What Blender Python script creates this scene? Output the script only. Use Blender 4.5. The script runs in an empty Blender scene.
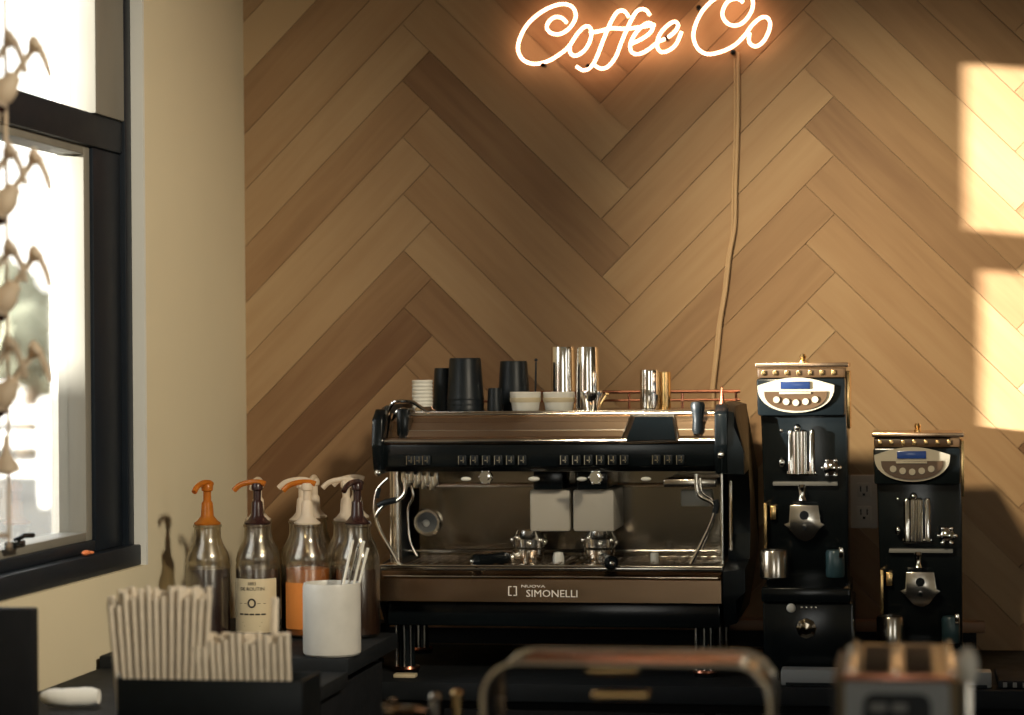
import bpy, bmesh, math, random
from mathutils import Vector, Matrix
random.seed(7)
sc = bpy.context.scene
COL = sc.collection
R = math.radians
# ------------------------------------------------------------------ camera
FPX = 2300.0
CAM = Vector((0.0, -5.6, 1.606))
YAW, PIT, ROLL = R(9.57), R(0.29), R(0.5)
fw = Vector((-math.sin(YAW)*math.cos(PIT), math.cos(YAW)*math.cos(PIT), math.sin(PIT)))
r0 = Vector((math.cos(YAW), math.sin(YAW), 0)); u0 = r0.cross(fw)
rt = r0*math.cos(ROLL) - u0*math.sin(ROLL); up = rt.cross(fw)
cd = bpy.data.cameras.new('camera'); cam = bpy.data.objects.new('camera', cd); COL.objects.link(cam)
m = Matrix.Identity(4)
for i in range(3):
    m[i][0], m[i][1], m[i][2], m[i][3] = rt[i], up[i], -fw[i], CAM[i]
cam.matrix_world = m
cd.sensor_width = 36; cd.lens = FPX/1024*36; cd.clip_end = 500
cd.dof.use_dof = True; cd.dof.focus_distance = 5.0; cd.dof.aperture_fstop = 2.7
sc.camera = cam
def ray(px, py): return (fw + rt*((px-512)/FPX) + up*((357.5-py)/FPX))
def at(px, py, Y):            # surveyed point of the place on the plane y = Y
    d = ray(px, py); return CAM + d*((Y-CAM.y)/d.y)
def atx(px, py, X):
    d = ray(px, py); return CAM + d*((X-CAM.x)/d.x)
# ------------------------------------------------------------------ materials
MATS = {}
def nodes(name):
    m = bpy.data.materials.new(name); m.use_nodes = True
    nt = m.node_tree; return m, nt, nt.nodes['Principled BSDF']
def mat(name, col, rough=.5, metal=0., var=.12, scale=30., bump=.0, emit=None, es=0., coat=0., trans=0., ior=1.45, stretch=None, spec=None):
    m, nt, b = nodes(name); N = nt.nodes; L = nt.links
    tc = N.new('ShaderNodeTexCoord'); mp = N.new('ShaderNodeMapping'); nz = N.new('ShaderNodeTexNoise')
    if stretch: mp.inputs['Scale'].default_value = stretch
    nz.inputs['Scale'].default_value = scale; nz.inputs['Detail'].default_value = 4
    L.new(tc.outputs['Object'], mp.inputs[0]); L.new(mp.outputs[0], nz.inputs['Vector'])
    mx = N.new('ShaderNodeMix'); mx.data_type = 'RGBA'
    mx.inputs[6].default_value = (*[c*(1-var) for c in col], 1); mx.inputs[7].default_value = (*[min(1, c*(1+var)) for c in col], 1)
    L.new(nz.outputs['Fac'], mx.inputs[0]); L.new(mx.outputs[2], b.inputs['Base Color'])
    mr = N.new('ShaderNodeMapRange'); mr.inputs[3].default_value = max(.02, rough*.8); mr.inputs[4].default_value = min(1, rough*1.2)
    L.new(nz.outputs['Fac'], mr.inputs[0]); L.new(mr.outputs[0], b.inputs['Roughness'])
    b.inputs['Metallic'].default_value = metal
    if coat: b.inputs['Coat Weight'].default_value = coat
    if trans: b.inputs['Transmission Weight'].default_value = trans; b.inputs['IOR'].default_value = ior
    if spec is not None: b.inputs['Specular IOR Level'].default_value = spec
    if emit: b.inputs['Emission Color'].default_value = (*emit, 1); b.inputs['Emission Strength'].default_value = es
    if bump:
        bp = N.new('ShaderNodeBump'); bp.inputs['Strength'].default_value = bump; bp.inputs['Distance'].default_value = .003
        L.new(nz.outputs['Fac'], bp.inputs['Height']); L.new(bp.outputs[0], b.inputs['Normal'])
    MATS[name] = m; return m
def clear(name, tint, gloss=.12, rough=.05, gcol=(1, 1, 1)):
    """thin clear glass or plastic: tinted see-through plus mirror at grazing angles"""
    m = bpy.data.materials.new(name); m.use_nodes = True; nt = m.node_tree; N = nt.nodes; L = nt.links
    N.remove(N['Principled BSDF']); o = N['Material Output']
    t = N.new('ShaderNodeBsdfTransparent'); t.inputs[0].default_value = (*tint, 1)
    g = N.new('ShaderNodeBsdfGlossy'); g.inputs[0].default_value = (*gcol, 1); g.inputs['Roughness'].default_value = rough
    lw = N.new('ShaderNodeLayerWeight'); lw.inputs[0].default_value = .3
    nz = N.new('ShaderNodeTexNoise'); nz.inputs['Scale'].default_value = 12
    mr = N.new('ShaderNodeMapRange'); mr.inputs[3].default_value = gloss; mr.inputs[4].default_value = min(1, gloss+.6)
    mm = N.new('ShaderNodeMath'); mm.operation = 'MULTIPLY_ADD'; mm.inputs[1].default_value = .04
    L.new(nz.outputs['Fac'], mm.inputs[0]); L.new(lw.outputs['Facing'], mm.inputs[2]); L.new(mm.outputs[0], mr.inputs[0])
    mx = N.new('ShaderNodeMixShader'); L.new(mr.outputs[0], mx.inputs[0]); L.new(t.outputs[0], mx.inputs[1]); L.new(g.outputs[0], mx.inputs[2])
    L.new(mx.outputs[0], o.inputs['Surface']); MATS[name] = m; return m
mat('steel', (.56, .52, .46), .2, 1., .12, 8, stretch=(1, 1, 18))
mat('satin', (.90, .86, .78), .18, 1., .06, 20)
mat('chrome', (.82, .80, .76), .08, 1., .04, 20)
mat('brushed', (.62, .44, .30), .24, 1., .04, 6, stretch=(.3, 2, 6))
mat('tray_steel', (.27, .18, .11), .25, 1., .2, 5, stretch=(2, 4, 8))
mat('mirror_steel', (.25, .215, .165), .14, 1., .2, 4)
mat('black', (.007, .010, .012), .4, 0, .3, 40, spec=.25)
mat('black_gloss', (.005, .007, .008), .2, 0, .3, 20, spec=.3)
mat('black_matte', (.012, .013, .015), .7, 0, .3, 30, spec=.15)
mat('frame_black', (.008, .012, .018), .45, 0, .3, 10, spec=.2)
mat('frame_grey', (.20, .19, .16), .5, 0, .3, 12, stretch=(1, 1, .2))
mat('wall_paint', (.68, .60, .42), .85, 0, .04, 4, bump=.1)
mat('trim_paint', (.68, .68, .64), .6, 0, .04, 8)
mat('ceiling_paint', (.45, .40, .34), .9, 0, .04, 4)
mat('floor_concrete', (.16, .12, .09), .5, 0, .25, 3, bump=.2)
mat('dark_counter', (.010, .012, .014), .7, 0, .4, 25, spec=.2)
mat('ledge_wood', (.30, .16, .08), .5, 0, .3, 8, stretch=(1, 8, 8))
mat('white_plastic', (.72, .68, .60), .4, 0, .05, 20)
mat('pump_plastic', (.86, .74, .58), .45, 0, .1, 20)
mat('amber_plastic', (.75, .26, .03), .25, 0, .25, 60, trans=.35)
mat('dark_plastic', (.03, .012, .01), .25, 0, .2, 30)
mat('marble', (.54, .525, .48), .4, 0, .28, 14, bump=.05)
mat('straw_paper', (.74, .65, .52), .8, 0, .15, 60)
mat('label_paper', (.60, .50, .32), .7, 0, .08, 20)
mat('orange_label', (.62, .20, .03), .5, 0, .12, 20)
mat('ink', (.04, .03, .02), .6, 0, .1, 20)
mat('syrup_purple', (.030, .010, .016), .15, 0, .3, 10)
mat('syrup_brown', (.05, .02, .01), .15, 0, .3, 10)
mat('cream_panel', (.30, .265, .20), .35, 0, .05, 20)
mat('brown_panel', (.06, .033, .015), .35, .1, .15, 20)
mat('lcd', (.01, .02, .06), .2, 0, .2, 60, emit=(.05, .12, .4), es=.15)
mat('reflection_beige', (.52, .47, .38), .4, 0, .06, 12)  # pale tone of the reflections seen in the backsplash
mat('porcelain', (.74, .71, .62), .25, 0, .05, 20)
mat('logo', (.95, .86, .74), .4, 0, .05, 20)
mat('grey_plastic', (.20, .20, .19), .5, 0, .12, 12)
mat('grey_paint', (.26, .27, .27), .5, 0, .1, 8)
mat('outlet_plastic', (.66, .60, .52), .5, 0, .06, 20)
mat('teal_plastic', (.035, .075, .09), .3, 0, .3, 20)
mat('red_plastic', (.35, .05, .02), .4, 0, .2, 20)
mat('orange_plastic', (.75, .22, .08), .5, 0, .2, 20)
mat('brass', (.80, .55, .25), .25, 1., .1, 20)
mat('copper', (.48, .20, .13), .25, 1., .12, 8)
mat('cord', (.50, .34, .19), .5, 0, .08, 20)
mat('vinyl_white', (.85, .85, .82), .6, 0, .05, 5)
mat('grass', (.10, .095, .08), .9, 0, .3, 1.5, bump=.3)
mat('leaf', (.20, .21, .15), .9, 0, .3, 6, bump=.3)
mat('bark', (.12, .09, .06), .9, 0, .3, 8)
mat('brick', (.3, .2, .15), .9, 0, .2, 3)
mat('towel', (.78, .78, .74), .9, 0, .06, 50, bump=.3)
mat('neon', (1, .8, .6), .3, 0, 0, 10, emit=(1, .56, .34), es=6.5)
clear('window_glass', (.98, .99, .98), .02, .02)
clear('case_glass', (.74, .66, .58), .16, .06)
clear('bottle_plastic', (.74, .68, .55), .16, .25, (.78, .74, .66))
clear('stick_glass', (.8, .78, .72), .3, .1)
def translucent(name, k):
    m = MATS[name]; nt = m.node_tree; N = nt.nodes; L = nt.links; b = N['Principled BSDF']
    t = N.new('ShaderNodeBsdfTranslucent'); mx = N.new('ShaderNodeMixShader'); mx.inputs[0].default_value = k
    L.new(b.inputs['Base Color'].links[0].from_socket, t.inputs[0]); L.new(b.outputs[0], mx.inputs[1]); L.new(t.outputs[0], mx.inputs[2]); L.new(mx.outputs[0], N['Material Output'].inputs['Surface'])
translucent('pump_plastic', .45); translucent('amber_plastic', .4)
# wood: tone per plank from a face attribute, grain along the plank's UV
def wood_mat():
    m, nt, b = nodes('oak_planks'); N = nt.nodes; L = nt.links
    at_ = N.new('ShaderNodeAttribute'); at_.attribute_name = 'tone'
    uv = N.new('ShaderNodeUVMap'); uv.uv_map = 'grain'
    mp = N.new('ShaderNodeMapping'); mp.inputs['Scale'].default_value = (3.0, 42, 1)
    nz = N.new('ShaderNodeTexNoise'); nz.inputs['Scale'].default_value = 1.0; nz.inputs['Detail'].default_value = 6; nz.inputs['Distortion'].default_value = .6
    L.new(uv.outputs[0], mp.inputs[0]); L.new(mp.outputs[0], nz.inputs['Vector'])
    mp2 = N.new('ShaderNodeMapping'); mp2.inputs['Scale'].default_value = (2.2, 9, 1)
    n2 = N.new('ShaderNodeTexNoise'); n2.inputs['Scale'].default_value = 1.0; n2.inputs['Detail'].default_value = 3
    L.new(uv.outputs[0], mp2.inputs[0]); L.new(mp2.outputs[0], n2.inputs['Vector'])
    cr = N.new('ShaderNodeValToRGB'); e = cr.color_ramp.elements
    e[0].position = 0; e[0].color = (.17, .085, .038, 1); e[1].position = 1; e[1].color = (.46, .315, .17, 1)
    x = e.new(.5); x.color = (.335, .20, .098, 1)
    ad = N.new('ShaderNodeMath'); ad.operation = 'MULTIPLY_ADD'; ad.inputs[1].default_value = .42; ad.use_clamp = True
    L.new(nz.outputs['Fac'], ad.inputs[0])
    a3 = N.new('ShaderNodeMath'); a3.operation = 'MULTIPLY_ADD'; a3.inputs[1].default_value = .5
    L.new(n2.outputs['Fac'], a3.inputs[0]); L.new(at_.outputs['Fac'], a3.inputs[2])
    a4 = N.new('ShaderNodeMath'); a4.operation = 'SUBTRACT'; a4.inputs[1].default_value = .46
    L.new(a3.outputs[0], a4.inputs[0]); L.new(a4.outputs[0], ad.inputs[2])
    L.new(ad.outputs[0], cr.inputs[0]); L.new(cr.outputs[0], b.inputs['Base Color'])
    b.inputs['Roughness'].default_value = .55; b.inputs['Specular IOR Level'].default_value = .3
    bp = N.new('ShaderNodeBump'); bp.inputs['Strength'].default_value = .12; bp.inputs['Distance'].default_value = .002
    L.new(nz.outputs['Fac'], bp.inputs['Height']); L.new(bp.outputs[0], b.inputs['Normal'])
    MATS['oak'] = m
wood_mat()
# ------------------------------------------------------------------ mesh builder
class B:
    def __init__(s): s.bm = bmesh.new()
    def merge(s, t, mtx=None):
        if mtx: bmesh.ops.transform(t, matrix=mtx, verts=t.verts)
        me = bpy.data.meshes.new('tmp'); t.to_mesh(me); t.free(); s.bm.from_mesh(me); bpy.data.meshes.remove(me); return s
    def box(s, x0, x1, y0, y1, z0, z1, bev=0., seg=2, mtx=None):
        t = bmesh.new(); bmesh.ops.create_cube(t, size=1)
        bmesh.ops.transform(t, matrix=Matrix.Translation(((x0+x1)/2, (y0+y1)/2, (z0+z1)/2)) @ Matrix.Diagonal((abs(x1-x0), abs(y1-y0), abs(z1-z0), 1)), verts=t.verts)
        if bev: bmesh.ops.bevel(t, geom=t.edges[:], offset=bev, segments=seg, affect='EDGES', profile=.5)
        return s.merge(t, mtx)
    def lathe(s, c, prof, seg=28, mtx=None):
        t = bmesh.new(); rings = []
        for r, z in prof:
            rings.append([t.verts.new((c[0]+max(r, 1e-5)*math.cos(2*math.pi*k/seg), c[1]+max(r, 1e-5)*math.sin(2*math.pi*k/seg), c[2]+z)) for k in range(seg)])
        for a, b in zip(rings, rings[1:]):
            for k in range(seg): t.faces.new((a[k], a[(k+1) % seg], b[(k+1) % seg], b[k]))
        t.faces.new(rings[0][::-1]); t.faces.new(rings[-1])
        bmesh.ops.remove_doubles(t, verts=t.verts, dist=1e-6)
        bmesh.ops.recalc_face_normals(t, faces=t.faces)
        return s.merge(t, mtx)
    def tube(s, pts, r, seg=10, closed=False, rs=None):
        pts = [Vector(p) for p in pts]; n = len(pts); t = bmesh.new(); rings = []
        prev = None
        for i, p in enumerate(pts):
            a = pts[(i-1) % n] if (closed or i > 0) else p; b = pts[(i+1) % n] if (closed or i < n-1) else p
            d = (b-a).normalized() if (b-a).length > 1e-9 else Vector((0, 0, 1))
            if prev is None:
                q = Vector((0, 0, 1)) if abs(d.z) < .9 else Vector((1, 0, 0)); u = d.cross(q).normalized()
            else:
                u = (prev - d*prev.dot(d)).normalized()
            prev = u; v = d.cross(u); rr = rs[i] if rs else r
            rings.append([t.verts.new(p + (u*math.cos(2*math.pi*k/seg)+v*math.sin(2*math.pi*k/seg))*rr) for k in range(seg)])
        for i in range(n if closed else n-1):
            a, b = rings[i], rings[(i+1) % n]
            for k in range(seg): t.faces.new((a[k], a[(k+1) % seg], b[(k+1) % seg], b[k]))
        if not closed: t.faces.new(rings[0][::-1]); t.faces.new(rings[-1])
        bmesh.ops.recalc_face_normals(t, faces=t.faces)
        return s.merge(t)
    def prism(s, poly, axis, a0, a1, bev=0., mtx=None):
        """poly in the two other axes, in cyclic order xyz without axis"""
        t = bmesh.new()
        def P(u, v, a): return (a, u, v) if axis == 'x' else ((u, a, v) if axis == 'y' else (u, v, a))
        A = [t.verts.new(P(u, v, a0)) for u, v in poly]; Bv = [t.verts.new(P(u, v, a1)) for u, v in poly]
        n = len(poly); t.faces.new(A[::-1]); t.faces.new(Bv)
        for i in range(n): t.faces.new((A[i], A[(i+1) % n], Bv[(i+1) % n], Bv[i]))
        bmesh.ops.recalc_face_normals(t, faces=t.faces)
        if bev: bmesh.ops.bevel(t, geom=t.edges[:], offset=bev, segments=2, affect='EDGES', profile=.5)
        return s.merge(t, mtx)
    def ball(s, c, r, sx=1, sy=1, sz=1, seg=16):
        t = bmesh.new(); bmesh.ops.create_uvsphere(t, u_segments=seg, v_segments=seg//2+2, radius=r)
        return s.merge(t, Matrix.Translation(c) @ Matrix.Diagonal((sx, sy, sz, 1)))
ORG = {}
def obj(name, b, mt, parent=None, w=False, **k):
    """links one mesh object; w=True when the shapes were given in world coordinates"""
    bm = b.bm
    if w and parent is not None: bmesh.ops.translate(bm, vec=-ORG[parent.name], verts=bm.verts)
    for f in bm.faces: f.smooth = True
    for e in bm.edges:
        if len(e.link_faces) == 2 and e.calc_face_angle(0) > .6: e.smooth = False
    me = bpy.data.meshes.new(name); bm.to_mesh(me); bm.free()
    o = bpy.data.objects.new(name, me); COL.objects.link(o); me.materials.append(MATS[mt])
    if parent is not None: o.parent = parent
    ORG[o.name] = ORG[parent.name] if parent is not None else Vector((0, 0, 0))
    for a, v in k.items(): o[a] = v
    return o
def single(name, b, mt, label, cat, group=None, base=None, kind=None):
    """a thing that is one mesh, given in world coordinates; origin put at its base"""
    xs = [v.co for v in b.bm.verts]
    c = Vector((sum((f(p.x for p in xs) for f in (min, max)))/2, sum((f(p.y for p in xs) for f in (min, max)))/2, min(p.z for p in xs)))
    bmesh.ops.translate(b.bm, vec=-c, verts=b.bm.verts)
    o = obj(name, b, mt); o.location = c; ORG[o.name] = c
    o['label'] = label; o['category'] = cat
    if group: o['group'] = group
    if kind: o['kind'] = kind
    return o
def thing(name, label, cat, loc=(0, 0, 0), rz=0, group=None, kind=None):
    o = bpy.data.objects.new(name, None); COL.objects.link(o); o.location = loc; o.rotation_euler = (0, 0, rz); o.empty_display_size = .05
    ORG[o.name] = Vector(loc)
    if kind: o['kind'] = kind
    else: o['label'] = label; o['category'] = cat
    if group: o['group'] = group
    return o
KIDS = lambda o: [c for c in bpy.data.objects if c.parent == o]
def dup(root, loc, label, rot=None, swap=None):
    """copy of a thing with copies of its parts and sub-parts; swap = {part name: material}"""
    r = root.copy(); COL.objects.link(r); r.location = loc; r['label'] = label; ORG[r.name] = Vector(loc)
    if rot is not None: r.rotation_euler = rot
    def rec(src, dst):
        for ch in KIDS(src):
            c = ch.copy(); COL.objects.link(c); c.parent = dst; ORG[c.name] = ORG[r.name]
            nm = ch.name.split('.')[0]
            if swap and nm in swap:
                c.data = ch.data.copy(); c.data.materials[0] = MATS[swap[nm]]
            rec(ch, c)
    rec(root, r); return r
def catmull(pts, n=8):
    P = [Vector(p) for p in pts]; out = []
    for i in range(len(P)-1):
        a, b, c, d = P[max(i-1, 0)], P[i], P[i+1], P[min(i+2, len(P)-1)]
        for k in range(n):
            t = k/n
            out.append(.5*((2*b)+(c-a)*t+(2*a-5*b+4*c-d)*t*t+(3*b-a-3*c+d)*t**3))
    out.append(P[-1]); return out
def text_bm(txt, size, depth):
    cu = bpy.data.curves.new('t', 'FONT'); cu.body = txt; cu.size = size; cu.extrude = depth; cu.align_x = 'CENTER'; cu.resolution_u = 2
    o = bpy.data.objects.new('t', cu); COL.objects.link(o)
    dg = bpy.context.evaluated_depsgraph_get(); me = bpy.data.meshes.new_from_object(o.evaluated_get(dg))
    b = B(); b.bm.from_mesh(me); bpy.data.objects.remove(o); bpy.data.meshes.remove(me)
    bmesh.ops.transform(b.bm, matrix=Matrix.Rotation(R(90), 4, 'X'), verts=b.bm.verts)   # stand upright, facing -y
    return b
# ------------------------------------------------------------------ the room
XL = at(246, 365, 0).x            # inner face of the window wall
XG = XL-.045                      # plane of the window frame
XR, YFRONT, ZC = 4.2, -9.0, 3.3
def struct(name, b, mt, parent=None): return obj(name, b, mt, parent, kind='structure') if parent is None else obj(name, b, mt, parent)
struct('floor', B().box(XL-.2, XR+.2, YFRONT-.2, .2, -.12, 0), 'floor_concrete')
struct('ceiling', B().box(XL-.2, XR+.2, YFRONT-.2, .2, ZC, ZC+.12), 'ceiling_paint')
# herringbone back wall: one mesh, a plank is a bevelled slab
def back_wall():
    P0 = at(805, 185, 0); Wq = abs(at(805, 185, 0).z-at(805, 243.5, 0).z)     # sqrt2 * W
    Lx = (at(805, 185, 0).x-at(403, 185, 0).x)                               # sqrt2 * L
    W = Wq/math.sqrt(2); Ln = Lx/math.sqrt(2); s = 1/math.sqrt(2)
    bm = bmesh.new(); uvl = bm.loops.layers.uv.new('grain'); tl = bm.loops.layers.float_color.new('tone')
    xa, xb, za, zb = XL, XR, .0, ZC
    def clip(poly):
        for ax, lim, sg in ((0, xa, 1), (0, xb, -1), (1, za, 1), (1, zb, -1)):
            o = []
            for i in range(len(poly)):
                p, q = poly[i], poly[(i+1) % len(poly)]
                ip, iq = (p[ax]-lim)*sg >= 0, (q[ax]-lim)*sg >= 0
                if ip: o.append(p)
                if ip != iq:
                    t = (lim-p[ax])/(q[ax]-p[ax]); o.append(p+(q-p)*t)
            poly = o
            if len(poly) < 3: return None
        return poly
    g = .0007
    rnd = random.Random(11)
    for i in range(-4, 12):
        for k in range(-60, 60):
            px = P0.x-2*Lx+i*Lx; pz = P0.z+k*Wq
            for kind in (0, 1):
                u = Vector((s, s)) if kind == 0 else Vector((s, -s)); v = Vector((s, -s)) if kind == 0 else Vector((s, s))
                P = Vector((px, pz))
                if kind == 0: q = [P-u*Ln, P, P+v*W, P+v*W-u*Ln]
                else: q = [P, P+u*Ln, P+u*Ln+v*W, P+v*W]
                c = sum(q, Vector((0, 0)))/4
                q = [p-((p-c).dot(u)/abs((p-c).dot(u)))*u*g-((p-c).dot(v)/abs((p-c).dot(v)))*v*g for p in q]
                tone = rnd.gauss(.5, .2); off = rnd.uniform(0, 50); dy = rnd.uniform(0, .0006)
                if (kind, i, k) : pass
                poly = clip(q)
                if not poly: continue
                top = [bm.verts.new((p.x, -dy, p.y)) for p in poly]; bot = [bm.verts.new((p.x, .012, p.y)) for p in poly]
                n = len(poly); fs = [bm.faces.new(top)]
                for j in range(n): fs.append(bm.faces.new((top[j], bot[j], bot[(j+1) % n], top[(j+1) % n])))
                for f in fs:
                    for lp in f.loops:
                        w2 = Vector((lp.vert.co.x, lp.vert.co.z))-c
                        lp[uvl].uv = (w2.dot(u)+off, w2.dot(v)+off*.37); lp[tl] = (tone, tone, tone, 1)
    bmesh.ops.recalc_face_normals(bm, faces=bm.faces)
    t = bmesh.new(); bmesh.ops.create_cube(t, size=1)
    bmesh.ops.transform(t, matrix=Matrix.Translation(((XL+XR)/2, .11, ZC/2)) @ Matrix.Diagonal((XR-XL+.4, .2, ZC, 1)), verts=t.verts)
    me = bpy.data.meshes.new('x'); t.to_mesh(me); bm.from_mesh(me); t.free()
    me = bpy.data.meshes.new('wall_back'); bm.to_mesh(me); bm.free()
    o = bpy.data.objects.new('wall_back', me); COL.objects.link(o); me.materials.append(MATS['oak']); o['kind'] = 'structure'
back_wall()
# window wall with the opening of window_1
yA = atx(146, 340, XL).y           # far jamb
yB = yA-1.30                       # near jamb (outside the frame)
zA = atx(130, 569, XL).z           # bottom of opening
zB = 2.78
b = B()
T = .16
b.box(XL-T, XL, yA, .0, 0, ZC); b.box(XL-T, XL, YFRONT, yB, 0, ZC); b.box(XL-T, XL, yB, yA, 0, zA); b.box(XL-T, XL, yB, yA, zB, ZC)
struct('wall_left', b, 'wall_paint')
# right wall and shop front, unseen; glazed openings placed and sized for fill light
RW0, RW1 = -8.2, -5.6
b = B(); b.box(XR, XR+.15, YFRONT, RW0, 0, ZC); b.box(XR, XR+.15, RW1, .2, 0, ZC); b.box(XR, XR+.15, RW0, RW1, 0, .95); b.box(XR, XR+.15, RW0, RW1, 2.75, ZC); struct('wall_right', b, 'wall_paint')
FW = [(-.9, .7)]
b = B(); x = XL-.1
for a, c in FW: b.box(x, a, YFRONT-.15, YFRONT, 0, ZC); x = c
b.box(x, XR+.1, YFRONT-.15, YFRONT, 0, ZC)
for a, c in FW: b.box(a, c, YFRONT-.15, YFRONT, 0, 1.3); b.box(a, c, YFRONT-.15, YFRONT, 2.7, ZC)
struct('wall_front', b, 'wall_paint')
# light reveal lining round the opening
b = B(); e = .012
b.box(XG-.03, XL+.001, yA-e, yA, zA, zB); b.box(XG-.03, XL+.001, yB, yB+e, zA, zB); b.box(XG-.03, XL+.001, yB, yA, zB-e, zB)
struct('trim_1', b, 'trim_paint')
# window_1: black frame, upper and lower sash
W1 = thing('window_1', '', '', (XG, (yA+yB)/2, zA), kind='structure')
yg = -1.0085; ygl = -1.036          # far edges of the panes
y0, y1 = yB+e, yA-e
zr0 = atx(100, 150, XG).z; zr1 = atx(100, 117, XG).z       # meeting rail
zb = atx(84, 533, XG).z                                     # bottom of lower pane
yn = y0+(y1-yg)
b = B(); fx0, fx1 = XG-.07, XG+.02
yj = atx(116, 60, XG).y
b.box(fx0, fx1, yj, y1, zA, zB-e, .004); b.box(fx0, fx1, y0, y0+(y1-yj), zA, zB-e, .004)
b.box(fx0, fx1, y0, y1, zB-e-.06, zB-e, .004); b.box(fx0, fx1+.015, y0, y1, zA, zA+.045, .004)
obj('window_frame', b, 'frame_black', W1, w=True)
b = B(); sx0, sx1 = XG-.06, XG+.018
b.box(sx0, sx1, yg, yj, zr1, zB-.07, .003); b.box(sx0, sx1, y0+(y1-yj), yn, zr1, zB-.07, .003); b.box(sx0, sx1, yn, yg, 2.55, zB-.07, .003)
obj('upper_sash', b, 'frame_grey', W1, w=True)
b = B(); yk = atx(91, 350, XG).y; yng = y0+(y1-ygl); ynk = y0+(y1-yk)
b.box(sx0, XG+.008, yk, yj, zA+.045, zr0+.0, .004); b.box(sx0, XG+.008, y0+(y1-yj), ynk, zA+.045, zr0, .004)
b.box(sx0-.005, XG+.014, y0+(y1-yj), yj, zr0, zr1, .005)
b.box(sx0, XG+.008, ynk, yk, zA+.045, zb-.018, .004)
obj('lower_sash', b, 'frame_black', W1, w=True)
b = B()
b.box(sx0, XG, ygl, yk, zb-.018, zr0, .002); b.box(sx0, XG, ynk, yng, zb-.018, zr0, .002); b.box(sx0, XG, yng, ygl, zb-.018, zb, .002); b.box(sx0, XG, yng, ygl, zr0-.018, zr0, .002)
obj('glazing_bead', b, 'frame_grey', W1, w=True)
obj('pane', B().box(XG-.04, XG-.036, yn, yg, zr1, 2.55), 'window_glass', W1, w=True)
obj('pane', B().box(XG-.04, XG-.036, yng, ygl, zb, zr0-.018), 'window_glass', W1, w=True)
p = atx(10, 546, XG+.008)
b = B(); b.box(p.x, p.x+.02, p.y-.03, p.y+.03, p.z-.004, p.z+.01, .003); b.tube([(p.x+.01, p.y, p.z+.01), (p.x+.02, p.y+.02, p.z+.018), (p.x+.022, p.y+.06, p.z+.016)], .005)
obj('sash_lock', b, 'black_gloss', W1, w=True)
W9 = thing('window_4', '', '', (XR, (RW0+RW1)/2, .95), kind='structure')  # unseen window added to light the left wall
b = B(); qx0, qx1 = XR+.03, XR+.09
for q0, q1, w0, w1 in ((RW0, RW0+.05, .95, 2.75), (RW1-.05, RW1, .95, 2.75), (RW0+.05, RW1-.05, .95, 1.0), (RW0+.05, RW1-.05, 2.7, 2.75), ((RW0+RW1)/2-.02, (RW0+RW1)/2+.02, 1.0, 2.7)):
    b.box(qx0, qx1, q0, q1, w0, w1)
obj('window_frame', b, 'frame_black', W9, w=True)
obj('pane', B().box(XR+.06, XR+.065, RW0+.05, RW1-.05, 1.0, 2.7), 'window_glass', W9, w=True)
for i, (a, c) in enumerate(FW):
    Wn = thing('window_%d' % (i+2), '', '', ((a+c)/2, YFRONT, 1.3), kind='structure')
    b = B(); yy0, yy1 = YFRONT-.1, YFRONT-.04
    for q0, q1, w0, w1 in ((a, a+.05, 1.3, 2.7), (c-.05, c, 1.3, 2.7), (a+.05, c-.05, 1.3, 1.35), (a+.05, c-.05, 2.65, 2.7), ((a+c)/2-.02, (a+c)/2+.02, 1.35, 2.65)):
        b.box(q0, q1, yy0, yy1, w0, w1)
    obj('window_frame', b, 'frame_black', Wn, w=True)
    obj('pane', B().box(a+.05, c-.05, YFRONT-.075, YFRONT-.07, 1.35, 2.65), 'window_glass', Wn, w=True)
# ------------------------------------------------------------------ outdoors
single('grass_field', B().box(-90, XL-.25, -60, 90, -.3, -.1), 'grass', 'pale dry grass field outside the window', 'grass', kind='stuff')
fd = ray(40, 440); 
FC = CAM+fd*(30/ fd.y if False else 28/fd.y)
fence = thing('rail_fence', 'white vinyl rail fence standing outdoors beyond the window', 'fence', (FC.x, FC.y, -.1))
def zat(py, Y): return at(40, py, Y).z
fy = FC.y
zt0, zt1, zm0, zm1, zl0, zl1 = [zat(v, fy) for v in (407, 422, 432, 447, 462, 476)]
for (c0, c1) in ((zt1, zt0), (zm1, zm0), (zl1, zl0)):
    obj('rail', B().box(-6, 9, -.03, .03, c0+.1, c1+.1, .01), 'vinyl_white', fence)
for k in range(-2, 4):
    x = at(48, 430, fy).x-FC.x+k*2.4
    pb = B(); pb.box(x-.09, x+.09, -.09, .09, .0, zat(405, fy)+.14, .01); pb.prism([(x-.11, zat(405, fy)+.14), (x+.11, zat(405, fy)+.14), (x, zat(405, fy)+.2)], 'y', -.11, .11)
    obj('post', pb, 'vinyl_white', fence)
pp = at(71, 340, .6)
single('porch_post', B().box(pp.x-.045, pp.x+.03, .55, .65, -.1, 3.2, .005), 'vinyl_white', 'white square porch post just outside the window glass', 'post')
def tree(px, Y, h, rad, label, seed):
    rnd = random.Random(seed); p = at(px, 400, Y)
    t = thing('bare_tree', label, 'tree', (p.x, Y, -.1), group='hazy trees behind the fence')
    b = B(); b.tube([(0, 0, 0), (.05, 0, h*.3), (0, .1, h*.6)], .2, rs=[.3, .2, .1]); obj('trunk', b, 'bark', t)
    b = B()
    for _ in range(16):
        bb = bmesh.new(); bmesh.ops.create_icosphere(bb, subdivisions=3, radius=rad*rnd.uniform(.3, .55))
        for v in bb.verts: v.co *= rnd.uniform(.85, 1.12)
        b.merge(bb, Matrix.Translation((rnd.uniform(-1, 1)*rad, rnd.uniform(-.5, .5)*rad, h*.6+.35+rnd.uniform(-.2, .5)*rad)))
    obj('crown', b, 'leaf', t)
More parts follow.
